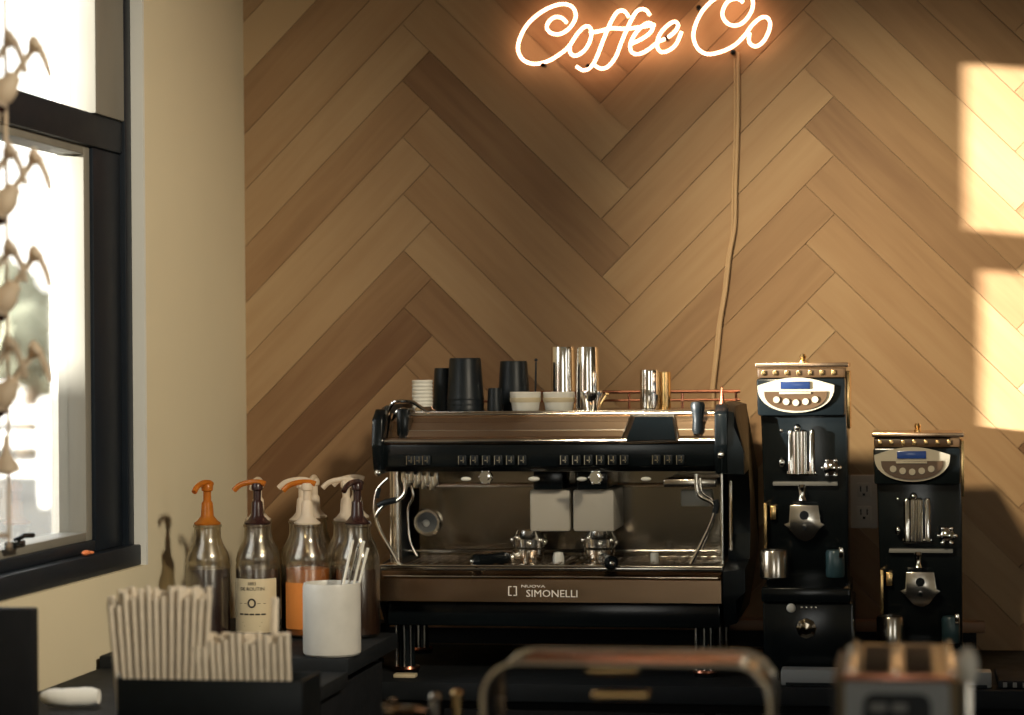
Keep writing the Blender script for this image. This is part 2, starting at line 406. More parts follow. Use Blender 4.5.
tree(30, 40, 3.4, 1.7, 'pale hazy tree behind the fence, at the left of the pane', 1)
tree(72, 44, 2.4, 1.3, 'lower hazy tree behind the fence, beside the porch post', 2)
# unseen block added to keep the low sun off the lower pane
SA, SE = math.atan(1.80), R(5.95)
sd = Vector((math.sin(SA)*math.cos(SE), math.cos(SA)*math.cos(SE), -math.sin(SE)))     # the way sunlight travels
dist = 8.; bc = Vector((XG, -1.5, 0))-Vector((math.sin(SA), math.cos(SA), 0))*dist
zlim = 1.60+dist*math.tan(SE)
nb = thing('sun_blocker', 'long unseen block added to shade the window from low sun', 'building', (bc.x, bc.y, -.1), rz=-SA)
obj('wall', B().box(-9, 9, -4, 0, 0, zlim-.05), 'brick', nb)
obj('roof', B().box(-9.3, 9.3, -4.3, .2, zlim-.05, zlim+.1), 'grey_paint', nb)
# ------------------------------------------------------------------ counters
ZCT = .93; ZBX = 1.03
b = B(); b.box(XL+.02, 2.6, -.72, -.03, ZCT-.04, ZCT, .004)
single('back_counter', b, 'dark_counter', 'long black worktop under the espresso machine along the planked wall', 'counter')
cb = thing('base_cabinet', 'black cabinet row carrying the back worktop', 'cabinet', (.5, -.36, 0))
obj('carcass', B().box(XL+.03, 2.58, -.68, -.05, .0, ZCT-.042), 'black_matte', cb, w=True)
for k in range(7):
    x0 = XL+.05+k*.59
    d = obj('door', B().box(x0, x0+.57, -.70, -.682, .1, ZCT-.06, .003), 'black_matte', cb, w=True)
    obj('handle', B().tube([(x0+.5, -.70, .72), (x0+.5, -.725, .72), (x0+.5, -.725, .84), (x0+.5, -.70, .84)], .005), 'steel', d, w=True)
xb1 = at(383, 600, -.75).x
rb = thing('bottle_counter', 'raised black counter block under the syrup bottles, along the window wall', 'counter', (XL+.3, -1.6, 0))
xr = at(384, 660, -.8).x
ZB2 = 1.005
XM = at(380, 500, -.62).x-.03
obj('top', B().box(XL+.01, xr, -1.12, -.66, ZBX-.035, ZBX, .004), 'dark_counter', rb, w=True)
obj('top', B().box(XL+.01, XM, -.659, -.40, ZBX-.035, ZBX, .004), 'dark_counter', rb, w=True)
obj('top', B().box(XL+.01, xr, -2.9, -1.121, ZB2-.03, ZB2, .004), 'dark_counter', rb, w=True)
obj('cabinet_body', B().box(XL+.02, xr-.02, -2.88, -.73, 0, ZB2-.03), 'black_matte', rb, w=True)
obj('riser', B().box(XL+.02, XM-.01, -.7, -.42, ZCT+.001, ZBX-.035), 'black_matte', rb, w=True)
bar = thing('front_bar', 'black front bar counter nearest the camera', 'counter', (0, -2.8, 0))
ZFB = 1.05
obj('top', B().box(-1.0, 2.2, -3.1, -2.2, ZFB-.04, ZFB, .004), 'dark_counter', bar, w=True)
obj('panel', B().box(-.95, 2.15, -3.0, -2.25, 0, ZFB-.04), 'black_matte', bar, w=True)
# ledge on the wall
z1 = at(850, 620, -.03).z; z0 = at(850, 631, -.03).z; x1 = at(985, 625, -.03).x
lg = thing('wall_ledge', 'thin brown wooden ledge on the wall behind the machines', 'ledge', ((XL+x1)/2, -.03, ZCT))
obj('board', B().box(at(384, 625, -.03).x, x1, -.045, -.001, z0, z1, .003), 'ledge_wood', lg, w=True)
obj('backing', B().box(at(384, 625, -.03).x, x1-.02, -.028, -.002, ZCT+.001, z0), 'black_matte', lg, w=True)
# ------------------------------------------------------------------ neon sign
YN = -.035
def zp(L_, ox=500, oy=0, s=3.413, Y=YN): return [at(ox+x/s, oy+y/s, Y) for x, y in L_]
sg = thing('neon_sign', 'glowing neon lettering sign reading Coffee Co on the planked wall', 'sign', at(645, 60, -.005))
C1 = [(228, 78), (212, 62), (190, 58), (168, 72), (160, 95), (175, 113), (205, 116), (238, 95), (258, 60), (252, 30), (228, 15), (190, 18), (140, 42), (95, 82), (68, 130), (62, 172), (80, 205), (118, 218), (165, 208), (208, 182), (238, 155), (262, 118), (288, 92), (305, 92), (312, 112), (305, 145), (285, 175), (258, 190), (240, 180), (238, 150)]
F1 = [(440, 58), (424, 38), (402, 40), (380, 72), (352, 138), (328, 200), (308, 230), (284, 240), (260, 226)]
F2 = [(512, 52), (496, 33), (470, 36), (446, 72), (416, 140), (396, 192), (370, 226), (344, 234), (322, 222)]
XB = [(305, 112), (340, 106), (380, 97), (430, 98), (480, 92), (530, 84)]
E1 = [(446, 150), (482, 134), (512, 112), (522, 90), (508, 78), (482, 92), (456, 124), (444, 156), (452, 180), (476, 184), (508, 168), (540, 142)]
E2 = [(540, 142), (572, 128), (600, 104), (608, 84), (594, 74), (568, 90), (544, 120), (536, 154), (548, 176), (572, 174), (600, 152), (620, 108)]
C2 = [(830, 8), (810, -4), (782, 2), (764, 26), (760, 56), (780, 82), (812, 86), (842, 64), (862, 26), (858, -14), (830, -34), (790, -34), (742, -10), (700, 26), (672, 72), (660, 122), (674, 164), (706, 184), (750, 178), (798, 156), (834, 122), (862, 84), (892, 60), (914, 62), (922, 86), (910, 124), (890, 150), (868, 158), (850, 142), (852, 112)]
b = B()
for st in (C1, F1, F2, XB, E1, E2): b.tube(catmull(zp(st), 6), .0042, 10)
l1 = obj('lettering', b, 'neon', sg, w=True)
b = B(); b.tube(catmull(zp(C2), 6), .0042, 10)
obj('lettering', b, 'neon', sg, w=True)
for q in ((545, 66), (734, 54), (590, 68), (700, 10), (668, 40)):
    c = at(q[0], q[1], 0); b = B(); b.tube([(c.x, -.001, c.z), (c.x, YN+.003, c.z)], .005, 10); b.ball((c.x, YN+.002, c.z), .007)
    obj('standoff', b, 'black_gloss', sg, w=True)
cp = [(738, 52), (738, 120), (736, 180), (735, 225), (730, 255), (726, 290), (721, 320), (718, 350), (714, 385), (713, 420)]
b = B(); b.tube(catmull([at(x, y, -.012) for x, y in cp], 6), .0042, 8)
b.tube(catmull([at(x-3, y+6, -.008) for x, y in cp[:-1]], 6), .003, 8)
obj('power_cord', b, 'cord', sg, w=True)
# outlet
oc = at(864, 503, 0); ow = thing('wall_outlet', 'double electrical outlet plate between the two coffee grinders', 'outlet', (oc.x, 0, oc.z-.06))
obj('cover_plate', B().box(-.032, .032, -.008, -.001, 0, .128, .003), 'outlet_plastic', ow)
for zc in (.036, .092):
    bb = B(); bb.box(-.017, .017, -.0115, -.008, zc-.017, zc+.017, .0015); s_ = obj('socket', bb, 'outlet_plastic', ow)
    bb = B(); bb.box(-.009, -.006, -.0125, -.0114, zc-.004, zc+.010); bb.box(.006, .009, -.0125, -.0114, zc-.004, zc+.010); bb.box(-.003, .003, -.0125, -.0114, zc-.014, zc-.008)
    obj('slot', bb, 'black', s_)
# ------------------------------------------------------------------ espresso machine
YF, YK = -.62, -.13
mX = lambda px, Y=YF, py=500: at(px, py, Y).x
mZ = lambda py, Y=YF, px=550: at(px, py, Y).z
X0, X1 = mX(380), mX(722)
em = thing('espresso_machine', 'wide two group espresso machine of steel with black side panels', 'coffee machine', ((X0+X1)/2, (YF+YK)/2, ZCT))
zD = mZ(413); zLo = mZ(444); zC0 = mZ(447); zC1 = mZ(472); zT = mZ(566); zP0 = mZ(577); zP1 = mZ(603); zB1 = mZ(628)
def E(name, b, mt, parent=None, **k): return obj(name, b, mt, parent or em, w=True, **k)
# hood: stepped sloping front
prof = [(YF+.0, zLo), (YF-.004, zLo+.006), (YF+.0, zLo+.013), (YF+.03, zLo+.016), (YF+.036, zLo+.028), (YF+.041, zLo+.029), (YF+.05, zLo+.047), (YF+.055, zLo+.048), (YF+.062, zD-.006), (YF+.066, zD), (YK, zD), (YK, zC1), (YF+.1, zC1), (YF+.1, zLo)]
hood = E('hood', B().prism(prof, 'x', X0+.012, X1-.006), 'brushed')
b = B(); b.tube([(X0+.012, YF-.002, zLo+.007), (X1-.006, YF-.002, zLo+.007)], .0045, 10); b.tube([(X0+.03, YF+.060, zD-.003), (X1-.02, YF+.060, zD-.003)], .0035, 10); b.tube([(X0+.03, YF+.040, zLo+.029), (X1-.02, YF+.040, zLo+.029)], .002, 8)
E('hood_trim', b, 'satin', hood)
dk = B(); dk.box(X0+.03, X1-.03, YF+.08, YK-.02, zD, zD+.003, .001); E('cup_tray', dk, 'steel')
# gallery rail
b = B(); zr = zD+.04
b.tube([(X0+.25, YK-.03, zr), (X1+.01, YK-.03, zr)], .004, 8); b.tube([(X0+.05, YK-.03, zD+.02), (X1+.01, YK-.03, zD+.02)], .003, 8)
for k in range(5):
    x = X0+.25+k*(X1-X0-.25)/4; b.tube([(x, YK-.03, zD), (x, YK-.03, zr)], .003, 8)
E('cup_rail', b, 'copper')
# chrome bent rail at the left of the deck
b = B(); q = lambda px, py, Y=YF+.06: at(px, py, Y)
b.tube(catmull([q(384, 424), q(388, 412), q(393, 403), q(402, 401), q(412, 402), q(420, 407), q(428, 412)]), .0042, 8)
b.tube(catmull([q(389, 440), q(391, 425), q(397, 412), q(406, 410), q(404, 424), q(400, 436)]), .004, 8)
E('bent_rail', b, 'chrome')
b = B(); b.box(mX(394), mX(406), YF+.03, YF+.09, mZ(441), mZ(408), .006); E('valve_block', b, 'black_gloss')
# control band
b = B(); b.prism([(YF+.0, zLo-.001), (YF+.10, zLo-.001), (YF+.10, zC1), (YF+.022, zC1), (YF+.006, zC1+.012)], 'x', X0+.006, X1-.0, .002)
band = E('control_panel', b, 'black_gloss')
for gx in ([411, 419, 427], [463, 475, 487, 499, 511, 523], [565, 577, 589, 601, 613, 625], [657, 669, 681]):
    for px in gx:
        x = mX(px); zc = (mZ(456)+mZ(464))/2
        b = B(); b.box(x-.0085, x+.0085, YF-.003, YF+.012, zc-.011, zc+.011, .003); bt = E('button', b, 'black')
        b = B(); b.box(x-.0095, x-.0075, YF-.0045, YF-.002, zc-.010, zc+.010); b.box(x+.001, x+.0028, YF-.0045, YF-.002, zc-.006, zc+.008); b.box(x-.004, x+.004, YF-.0045, YF-.002, zc-.002, zc+.0005)
        E('symbol', b, 'chrome', bt)
for i, (px, py, r_) in enumerate([(466, 479, .009), (487, 477, .014), (534, 479, .010), (582, 479, .009), (597, 477, .014), (646, 479, .009)]):
    c = at(px, py, YF+.01); b = B()
    if r_ > .012:
        b.tube([c, c+Vector((0, -.02, 0))], r_, 18); b.tube([c+Vector((0, -.02, 0)), c+Vector((0, -.032, 0))], r_*.6, 12)
        for k in range(6): a = k*math.pi/3; b.ball(c+Vector((r_*math.cos(a), -.018, r_*math.sin(a))), .0035, seg=8)
        E('dial_knob', b, 'chrome')
    else:
        b.ball(c, r_, 1.3, .6, .55); E('lamp_cap', b, 'porcelain')
for px, py in ((378, 473), (721, 455)):
    c = at(px, py, YF-.012); b = B(); b.ball(c, .008, 1, .7, 1); E('panel_bolt', b, 'chrome')
# display
b = B(); a_, b_, c_, d_ = at(620, 443, YF-.01), at(631, 415, YF+.05), at(674, 415, YF+.05), at(678, 441, YF-.01)
b.bm.faces.ensure_lookup_table()
def quad_slab(pts, off):
    b = B(); v = [b.bm.verts.new(p) for p in pts]+[b.bm.verts.new(p+off) for p in pts]
    for f in ((0, 1, 2, 3), (7, 6, 5, 4), (0, 4, 5, 1), (1, 5, 6, 2), (2, 6, 7, 3), (3, 7, 4, 0)): b.bm.faces.new([v[i] for i in f])
    bmesh.ops.recalc_face_normals(b.bm, faces=b.bm.faces); return b
dh = E('display', quad_slab([a_, b_, c_, d_], Vector((0, .05, -.004))), 'steel')
cc = (a_+b_+c_+d_)/4
b = B(); b.tube([a_, b_, c_, d_], .0032, 8, closed=True); E('display_frame', b, 'satin', dh)
E('display_screen', quad_slab([cc+(p-cc)*.86+Vector((.004, -.006, 0)) for p in (a_, b_, c_, d_)], Vector((0, .006, 0))), 'black_gloss', dh)
# knob on the right of the deck
b = B(); c = at(698, 434, YF+.03); b.lathe(c, [(.010, 0), (.013, .01), (.011, .03), (.014, .05), (.016, .062), (.013, .07), (.0, .071)], 18)
E('steam_knob', b, 'black')
b = B(); b.lathe(at(722, 406, YF+.2), [(.010, 0), (.006, .012), (.003, .04), (0, .045)], 10); E('rail_finial', b, 'copper')
# working bay: back splash, rails, columns
YS = YF+.28
zS1 = mZ(483, YS); zS0 = mZ(552, YS)
E('backsplash', B().box(X0+.03, X1-.02, YS, YS+.02, zT-.02, zC1+.005), 'mirror_steel')
E('upper_body', B().box(X0+.03, X1-.02, YS+.02, YK, zB1, zC1), 'black')
b = B()
for py, r_ in ((485, .005), (551, .004), (557, .003)): b.tube([at(398, py, YS-.006), at(716, py, YS-.006)], r_, 8)
E('splash_rail', b, 'satin')
b = B(); cx = at(397, 520, YF+.08); b.tube([(cx.x, YF+.08, zT-.005), (cx.x, YF+.08, zC1+.01)], .0095, 14); b.tube([(cx.x-.018, YF+.1, zT-.005), (cx.x-.018, YF+.1, zC1+.01)], .003, 8)
E('column', b, 'satin')
for px, Y, r_ in ((722, YF+.10, .004), (731, YF+.18, .005)):
    cx = at(px, 520, Y); E('column', B().tube([(cx.x, Y, zT-.005), (cx.x, Y, zC1+.01)], r_, 10), 'satin')
# pressure gauge
gc = at(428, 522, YS-.002); b = B()
rg = Matrix.Translation(gc) @ Matrix.Rotation(R(90), 4, 'X')
b.lathe((0, 0, 0), [(.033, 0), (.033, .012), (.030, .016), (.025, .016), (.024, .010), (0, .010)], 32, mtx=rg)
gg = E('pressure_gauge', b, 'satin')
b = B(); b.lathe((0, 0, 0), [(.0235, .0102), (.0235, .011), (0, .011)], 24, mtx=rg); E('gauge_dial', b, 'grey_plastic', gg)
b = B(); b.box(gc.x-.014, gc.x+.004, gc.y-.0125, gc.y-.0112, gc.z-.001, gc.z+.0015, mtx=None); b.ball((gc.x-.002, gc.y-.013, gc.z-.002), .009, 1, .4, 1, 12); E('needle', b, 'porcelain', gg)
# group necks and rings; the beige boxes stand in for reflections in the backsplash
for (pa, pb, pc) in ((531, 571, 527), (574, 615, 598)):
    xa, xb = mX(pa, YF+.12), mX(pb, YF+.12); zt_, zb_ = mZ(489, YF+.12), mZ(531, YF+.12)
    gh = E('reflection_box', B().box(xa, xb, YF+.10, YS, zb_, zt_, .006), 'reflection_beige')
    E('group_neck', B().box(xa+.012, xb-.012, YF+.08, YS, zt_, zC1+.004, .004), 'black_gloss', gh)
    xc = mX(pc, YF+.1); ring = B()
    ring.lathe((xc, YF+.12, mZ(549, YF+.1)), [(.028, 0), (.036, .004), (.037, .022), (.032, .027), (.026, .040), (.0, .041)], 26)
    for k in range(8):
        a = k*math.pi/4+.2; ring.ball((xc+.036*math.cos(a), YF+.12+.036*math.sin(a), mZ(543, YF+.1)+.006*(k % 3)), .0065, seg=10)
    rg_ = E('group_ring', ring, 'satin', gh)
for j, (pc, hx, hy) in enumerate(((527, -.095, -.11), (598, .045, -.15))):
    xc = mX(pc, YF+.1); zc = mZ(556, YF+.1)
    b = B(); b.lathe((xc, YF+.12, zc-.008), [(.006, -.016), (.022, -.010), (.030, 0), (.035, .012), (.036, .022)], 24)
    b.tube([(xc-.012, YF+.12, zc-.012), (xc-.016, YF+.10, zc-.022), (xc-.018, YF+.09, zc-.028)], .006, 10); b.tube([(xc+.012, YF+.12, zc-.012), (xc+.018, YF+.10, zc-.022), (xc+.02, YF+.09, zc-.028)], .006, 10)
    d = Vector((hx, hy, -.004)).normalized(); s0 = Vector((xc, YF+.12, zc))+d*.03
    b.tube([s0, s0+d*.035], .008, 12); b.ball(s0+d*.02, .012, seg=12)
    pf = E('portafilter', b, 'satin')
    E('portafilter_handle', B().tube([s0+d*.03, s0+d*.04, s0+d*.09, s0+d*.125, s0+d*.133], .012, 14, rs=[.009, .014, .013, .016, .010]), 'black_gloss', pf)
    b = B(); b.ball(s0+d*.133, .006, seg=10); E('handle_cap', b, 'chrome', pf)
# small tray tools
b = B(); b.lathe((mX(558, YF+.1), YF+.1, zT), [(.013, 0), (.013, .012), (.010, .022), (.0, .024)], 16); b.lathe((mX(654, YF+.12), YF+.12, zT), [(.009, 0), (.009, .02), (.0, .022)], 16); E('tray_spout', b, 'porcelain')
# tray and front panel
E('drip_tray', B().box(X0+.0, X1-.0, YF+.0, YS+.02, zT-.012, zT, .003), 'steel')
b = B()
for k in range(30):
    x = X0+.05+k*(X1-X0-.1)/29; b.box(x-.004, x+.004, YF+.03, YS-.02, zT-.001, zT+.002)
E('drip_grate', b, 'tray_steel')
b = B(); b.prism([(YF-.015, zP1), (YF-.022, zP1+.004), (YF-.020, zP0-.004), (YF-.012, zP0), (YF+.0, zT-.012), (YF+.05, zT-.012), (YF+.05, zP1)], 'x', X0+.0, X1-.002); fp = E('front_panel', b, 'tray_steel')
b = B(); b.box(X0-.012, X0, YF-.022, YF+.03, zP1, zT, .003); E('chrome_edge', b, 'chrome')
b = B(); b.tube([(X0+.01, YF-.016, zP0+.001), (X1-.01, YF-.016, zP0+.001)], .0022, 8); b.tube([(X0+.0, YF-.01, zT), (X1-.0, YF-.01, zT)], .003, 8); E('tray_lip', b, 'satin', fp)
# name badge
tb = text_bm('SIMONELLI', .026, .0008); bmesh.ops.transform(tb.bm, matrix=Matrix.Diagonal((.92, 1, .85, 1)), verts=tb.bm.verts)
c = at(552, 597, YF-.023); bmesh.ops.translate(tb.bm, vec=c, verts=tb.bm.verts)
t2 = text_bm('NUOVA', .0115, .0008); bmesh.ops.transform(t2.bm, matrix=Matrix.Diagonal((1.3, 1, .7, 1)), verts=t2.bm.verts); bmesh.ops.translate(t2.bm, vec=at(533, 587.5, YF-.023), verts=t2.bm.verts)
me = bpy.data.meshes.new('x'); t2.bm.to_mesh(me); tb.bm.from_mesh(me)
c = at(512.5, 591, YF-.0225)
for k in (-1, 1):
    tb.box(c.x+.002, c.x+.009, c.y-.0005, c.y+.001, c.z+k*.0095-.001, c.z+k*.0095+.001); tb.box(c.x+k*.0085-.0012, c.x+k*.0085+.0012, c.y-.0005, c.y+.001, c.z-.010, c.z+.010); tb.box(c.x-.009, c.x-.002, c.y-.0005, c.y+.001, c.z+k*.0095-.001, c.z+k*.0095+.001)
E('name_badge', tb, 'logo', fp, label='lettering SIMONELLI')
# under body, legs
E('base_body', B().box(X0+.01, X1-.008, YF+.02, YK, zB1, zP1, .005), 'black_gloss')
for px, Y in ((407, YF+.06), (706, YF+.06), (421, YK-.08), (722, YK-.08)):
    x = at(px, 650, Y).x; b = B(); b.lathe((x, Y, ZCT), [(.026, 0), (.026, .008), (.020, .012), (.018, .05), (.018, .10), (.022, zB1-ZCT)], 18)
    lgp = E('leg', b, 'black_gloss')
    b = B()
    for k in (-.021, -.002, .012): b.tube([(x+k, Y-.021+abs(k)*.3, ZCT+.014), (x+k, Y-.021+abs(k)*.3, zB1-.002)], .0028 if k < 0 else .002, 8)
    E('leg_trim', b, 'satin', lgp)
    b = B(); b.lathe((x, Y, ZCT+.006), [(.028, 0), (.030, .004), (.028, .009)], 18); E('leg_ring', b, 'copper', lgp)
# side panels
def side(xs, sgn, th=.016, sy=.97, sz=.98):
    z = lambda py: mZ(py)
    P = [(YF-.005, z(474)), (YF-.015, z(450)), (YF-.012, z(425)), (YF+.01, z(411)), (YF+.05, z(405)), (YF+.2, z(404)), (YK-.05, z(405)), (YK, z(415)), (YK+.02, z(480)), (YK+.02, z(560)), (YK, zB1), (YF+.05, zB1), (YF-.0, zP1), (YF-.0, zP1+.02), (YF-.0, zT-.01), (YF+.16, zT), (YF+.2, z(540)), (YF+.2, z(505)), (YF+.16, zC1)]
    t = bmesh.new(); n = len(P)
    cy = sum(p[0] for p in P)/n; cz = sum(p[1] for p in P)/n
    A = [t.verts.new((xs, y, zz)) for y, zz in P]
    Bv = [t.verts.new((xs+sgn*th*(1 if zz < z(425) and zz > zP1 else .55), cy+(y-cy)*sy, cz+(zz-cz)*sz)) for y, zz in P]
    t.faces.new(A); t.faces.new(Bv[::-1])
    for i in range(n): t.faces.new((A[i], A[(i+1) % n], Bv[(i+1) % n], Bv[i]))
    bmesh.ops.recalc_face_normals(t, faces=t.faces); b = B(); b.merge(t); return b
E('side_panel', side(X0+.004, -1), 'black'); E('side_panel', side(X1-.0, 1, .048, .95, .97), 'black')
b = B(); z = lambda py: mZ(py)
b.prism([(YF-.005, z(470)), (YF-.022, z(445)), (YF-.014, z(418)), (YF+.02, z(408)), (YF+.05, z(410)), (YF+.05, z(470))], 'x', X0-.014, X0+.010, .004)
E('side_cap', b, 'black_gloss')
b = B(); b.prism([(YF-.005, z(474)), (YF-.016, z(445)), (YF-.010, z(414)), (YF+.03, z(405)), (YF+.05, z(408)), (YF+.05, z(474))], 'x', X1-.014, X1+.014, .004)
E('side_cap', b, 'black_gloss')
# steam wands
def wand(pts, gpts, r=.005):
    sw = E('steam_wand', B().tube(catmull(pts, 6), r, 10), 'satin')
    E('wand_grip', B().tube(catmull(gpts, 4), r*1.6, 10), 'black', sw)
w_ = lambda L_, Y: [at(x, y, Y) for x, y in L_]
wand(w_([(404, 478), (405, 492), (398, 500), (386, 504), (378, 512), (376, 520), (382, 535), (392, 552), (397, 562)], YF-.02), w_([(378, 506), (384, 503), (396, 500)], YF-.02), .0045)
wand(w_([(376, 520), (374, 508), (377, 490), (388, 478)], YF+.0), w_([(377, 498), (379, 488)], YF), .003)
wand(w_([(696, 474), (697, 490), (701, 497), (711, 502), (715, 508), (712, 520), (704, 538), (691, 564)], YF-.03), w_([(715, 500), (716.5, 506), (715, 513)], YF-.03), .0045)
wand(w_([(700, 478), (702, 492), (712, 500), (716, 512), (710, 530), (702, 549)], YF+.02), w_([(714, 503), (716, 512)], YF+.02), .0028)
b = B(); b.box(mX(681, YS-.02), mX(712, YS-.02), YS-.03, YS-.001, mZ(506, YS-.02), mZ(490, YS-.02), .004); E('pale_reflection', b, 'porcelain')  # pale block standing in for a reflection in the backsplash
b = B(); b.box(mX(664, YF+.06), mX(716, YF+.06), YF+.05, YS, mZ(487, YF+.06), mZ(479, YF+.06), .003); E('light_bar', b, 'steel')
# clutter of valves under the band on the left
b = B()
for k in range(9):
    px = 404+k*4; c = at(px, 482+(k*5) % 9, YF+.06); b.lathe(c, [(.006, 0), (.007, .01), (.005, .03)], 10)
b.tube(catmull(w_([(410, 480), (413, 496), (408, 510), (410, 540), (417, 556)], YF+.12)), .003, 8)
E('valve_cluster', b, 'satin')
# ------------------------------------------------------------------ vessels on the machine
zDk = zD+.003
def vessel(name, px0, px1, ptop, Y, mt, label, cat, group=None, taper=0., base=zDk, open_=True, pbase=None):
    xa, xb = at(px0, 400, Y).x, at(px1, 400, Y).x; r = (xb-xa)/2*.985; zt = at((px0+px1)/2, ptop, Y).z
    h = zt-base; c = ((xa+xb)/2, Y, base); rb, rt_ = r, r*(1-taper)
    if taper < 0: rb, rt_ = r*(1+taper), r
    b = B()
    pr = [(rb*.92, 0), (rb, .003), (rb*.5+rt_*.5, h*.5), (rt_, h-.003), (rt_*.985, h)]
    if open_: pr += [(rt_*.93, h-.001), (rb*.90, .006), (0, .006)]
    else: pr += [(rt_*.6, h-.001), (0, h-.001)]
    b.lathe(c, pr, 32)
    return single(name, b, mt, label, cat, group), c, rb, h
# stacks of black cups, turned upside down
g = 'black cups stacked on the espresso machine'
def cup_stack(px0, px1, ptop, Y, n, label, pw):
    xa, xb = at(px0, 400, Y).x, at(px1, 400, Y).x; r = (xb-xa)/2; c = ((xa+xb)/2, Y); zt = at((px0+px1)/2, ptop, Y).z
    H = zt-zDk; step = .012; ch = H-step*(n-1)
    for k in range(n):
        z = zDk+k*step
        b = B(); b.lathe((c[0], c[1], z), [(r*.985, .001), (r*.99, 0), (r, .003), (r*.98, .006), (r*.84, ch-.004), (r*.80, ch), (r*.7, ch), (r*.7, ch-.003), (0, ch-.003)], 28)
        b.lathe((c[0], c[1], z), [(r*.985, .001), (r*.83, ch-.006), (0, ch-.006)], 28)
        for f in [f for f in b.bm.faces if len(f.verts) > 8 and abs(f.calc_center_median().z-z-.001) < .0008]: b.bm.faces.remove(f)
        bmesh.ops.remove_doubles(b.bm, verts=b.bm.verts, dist=1e-6)
        o = single('cup', b, 'black', label if k == n-1 else label.replace('topmost', ['lowest', 'second from the bottom', 'third'][k]).replace('black cup upside down', 'black cup').replace('large ', ''), 'cup', g)
cup_stack(447, 484, 358, -.40, 3, 'large black cup upside down, topmost in the tall stack beside the ribbed tin', 0)
cup_stack(433, 455, 368, -.36, 2, 'black cup upside down, topmost in the narrow stack between ribbed tin and tall stack', 0)
cup_stack(498, 530, 361, -.36, 3, 'black cup upside down, topmost in the stack behind the cream cups', 0)
cup_stack(487, 503, 388, -.43, 1, 'small black cup in front of the right black stack', 0)
# ribbed tin
xa, xb = at(412, 400, -.42).x, at(433, 400, -.42).x; r = (xb-xa)/2; zt = at(422, 380, -.42).z; h = zt-zDk
b = B(); pr = [(r*.9, 0), (r*.95, .004)]
for k in range(7): zz = .008+k*(h-.012)/7; pr += [(r, zz), (r*.93, zz+.004)]
pr += [(r, h-.003), (r*.95, h), (0, h-.002)]
b.lathe(((xa+xb)/2, -.42, zDk), pr, 28); single('ribbed_tin', b, 'porcelain', 'pale ribbed tin at the left end of the machine top', 'tin')
b = B(); p0 = at(404, 404, -.47); b.lathe((0, 0, 0), [(.024, 0), (.026, .003), (.020, .010), (0, .011)], 24, mtx=Matrix.Translation((at(424, 410, -.52).x, -.50, zDk+.001)))
single('loose_steel_lid', b, 'chrome', 'small shiny steel lid lying before the ribbed tin', 'saucer')  # round steel lid lying loose on the deck
for (pa, pb, pt, lab) in ((510, 541, 392, 'cream cup with banded rim in front of the black cup stack'), (543, 575, 392, 'cream cup with banded rim in front of the tall steel tumblers')):
    Y = -.47; xa, xb = at(pa, 400, Y).x, at(pb, 400, Y).x; r = (xb-xa)/2; zt = at(pa, pt, Y).z; h = zt-zDk
    cpp = thing('cream_cup', lab, 'cup', ((xa+xb)/2, Y, zDk), group='cream cups on the machine front')
    obj('cup_body', B().lathe((0, 0, 0), [(r*.80, 0), (r*.86, .003), (r*.95, h*.6), (r, h-.002), (r*.97, h), (r*.9, h-.002), (r*.78, .006), (0, .006)], 28), 'porcelain', cpp)
    obj('band', B().lathe((0, 0, 0), [(r*.955, h*.45), (r*.985, h*.5), (r*1.0, h*.68), (r*.965, h*.7)], 28), 'label_paper', cpp)
vessel('steel_tumbler', 551, 576, 347, -.34, 'chrome', 'tall steel tumbler, the left of the tallest pair on the machine', 'tumbler', 'tall steel tumblers on the machine', .06)
vessel('steel_tumbler', 576, 600, 347, -.37, 'chrome', 'tall steel tumbler, the right of the tallest pair on the machine', 'tumbler', 'tall steel tumblers on the machine', .10)
vessel('small_steel_jug', 580, 603, 391, -.50, 'chrome', 'small open steel jug before the right tall tumbler', 'jug', None, -.35)
vessel('steel_shaker', 640, 659, 370, -.36, 'chrome', 'short steel shaker on the machine, left of its close pair', 'shaker', 'short steel shakers by the display', 0.)
vessel('steel_shaker', 657, 671, 372, -.31, 'brass', 'slim steel shaker standing just behind the left short shaker', 'shaker', 'short steel shakers by the display', 0.)
b = B(); b.tube([at(535, 408, -.42)-Vector((0, 0, .01)), at(536, 362, -.42)], .0022, 8); b.ball(at(536, 360, -.42), .004, seg=8)
single('bar_spoon', b, 'black', 'thin dark bar spoon upright between the cream cups', 'spoon')
b = B(); b.tube([at(596, 411, -.44), at(607, 394, -.44)], .0025, 8); b.ball(at(607, 394, -.44), .005, seg=8)
single('teaspoon', b, 'brass', 'small brass spoon leaning right of the small jug', 'spoon')
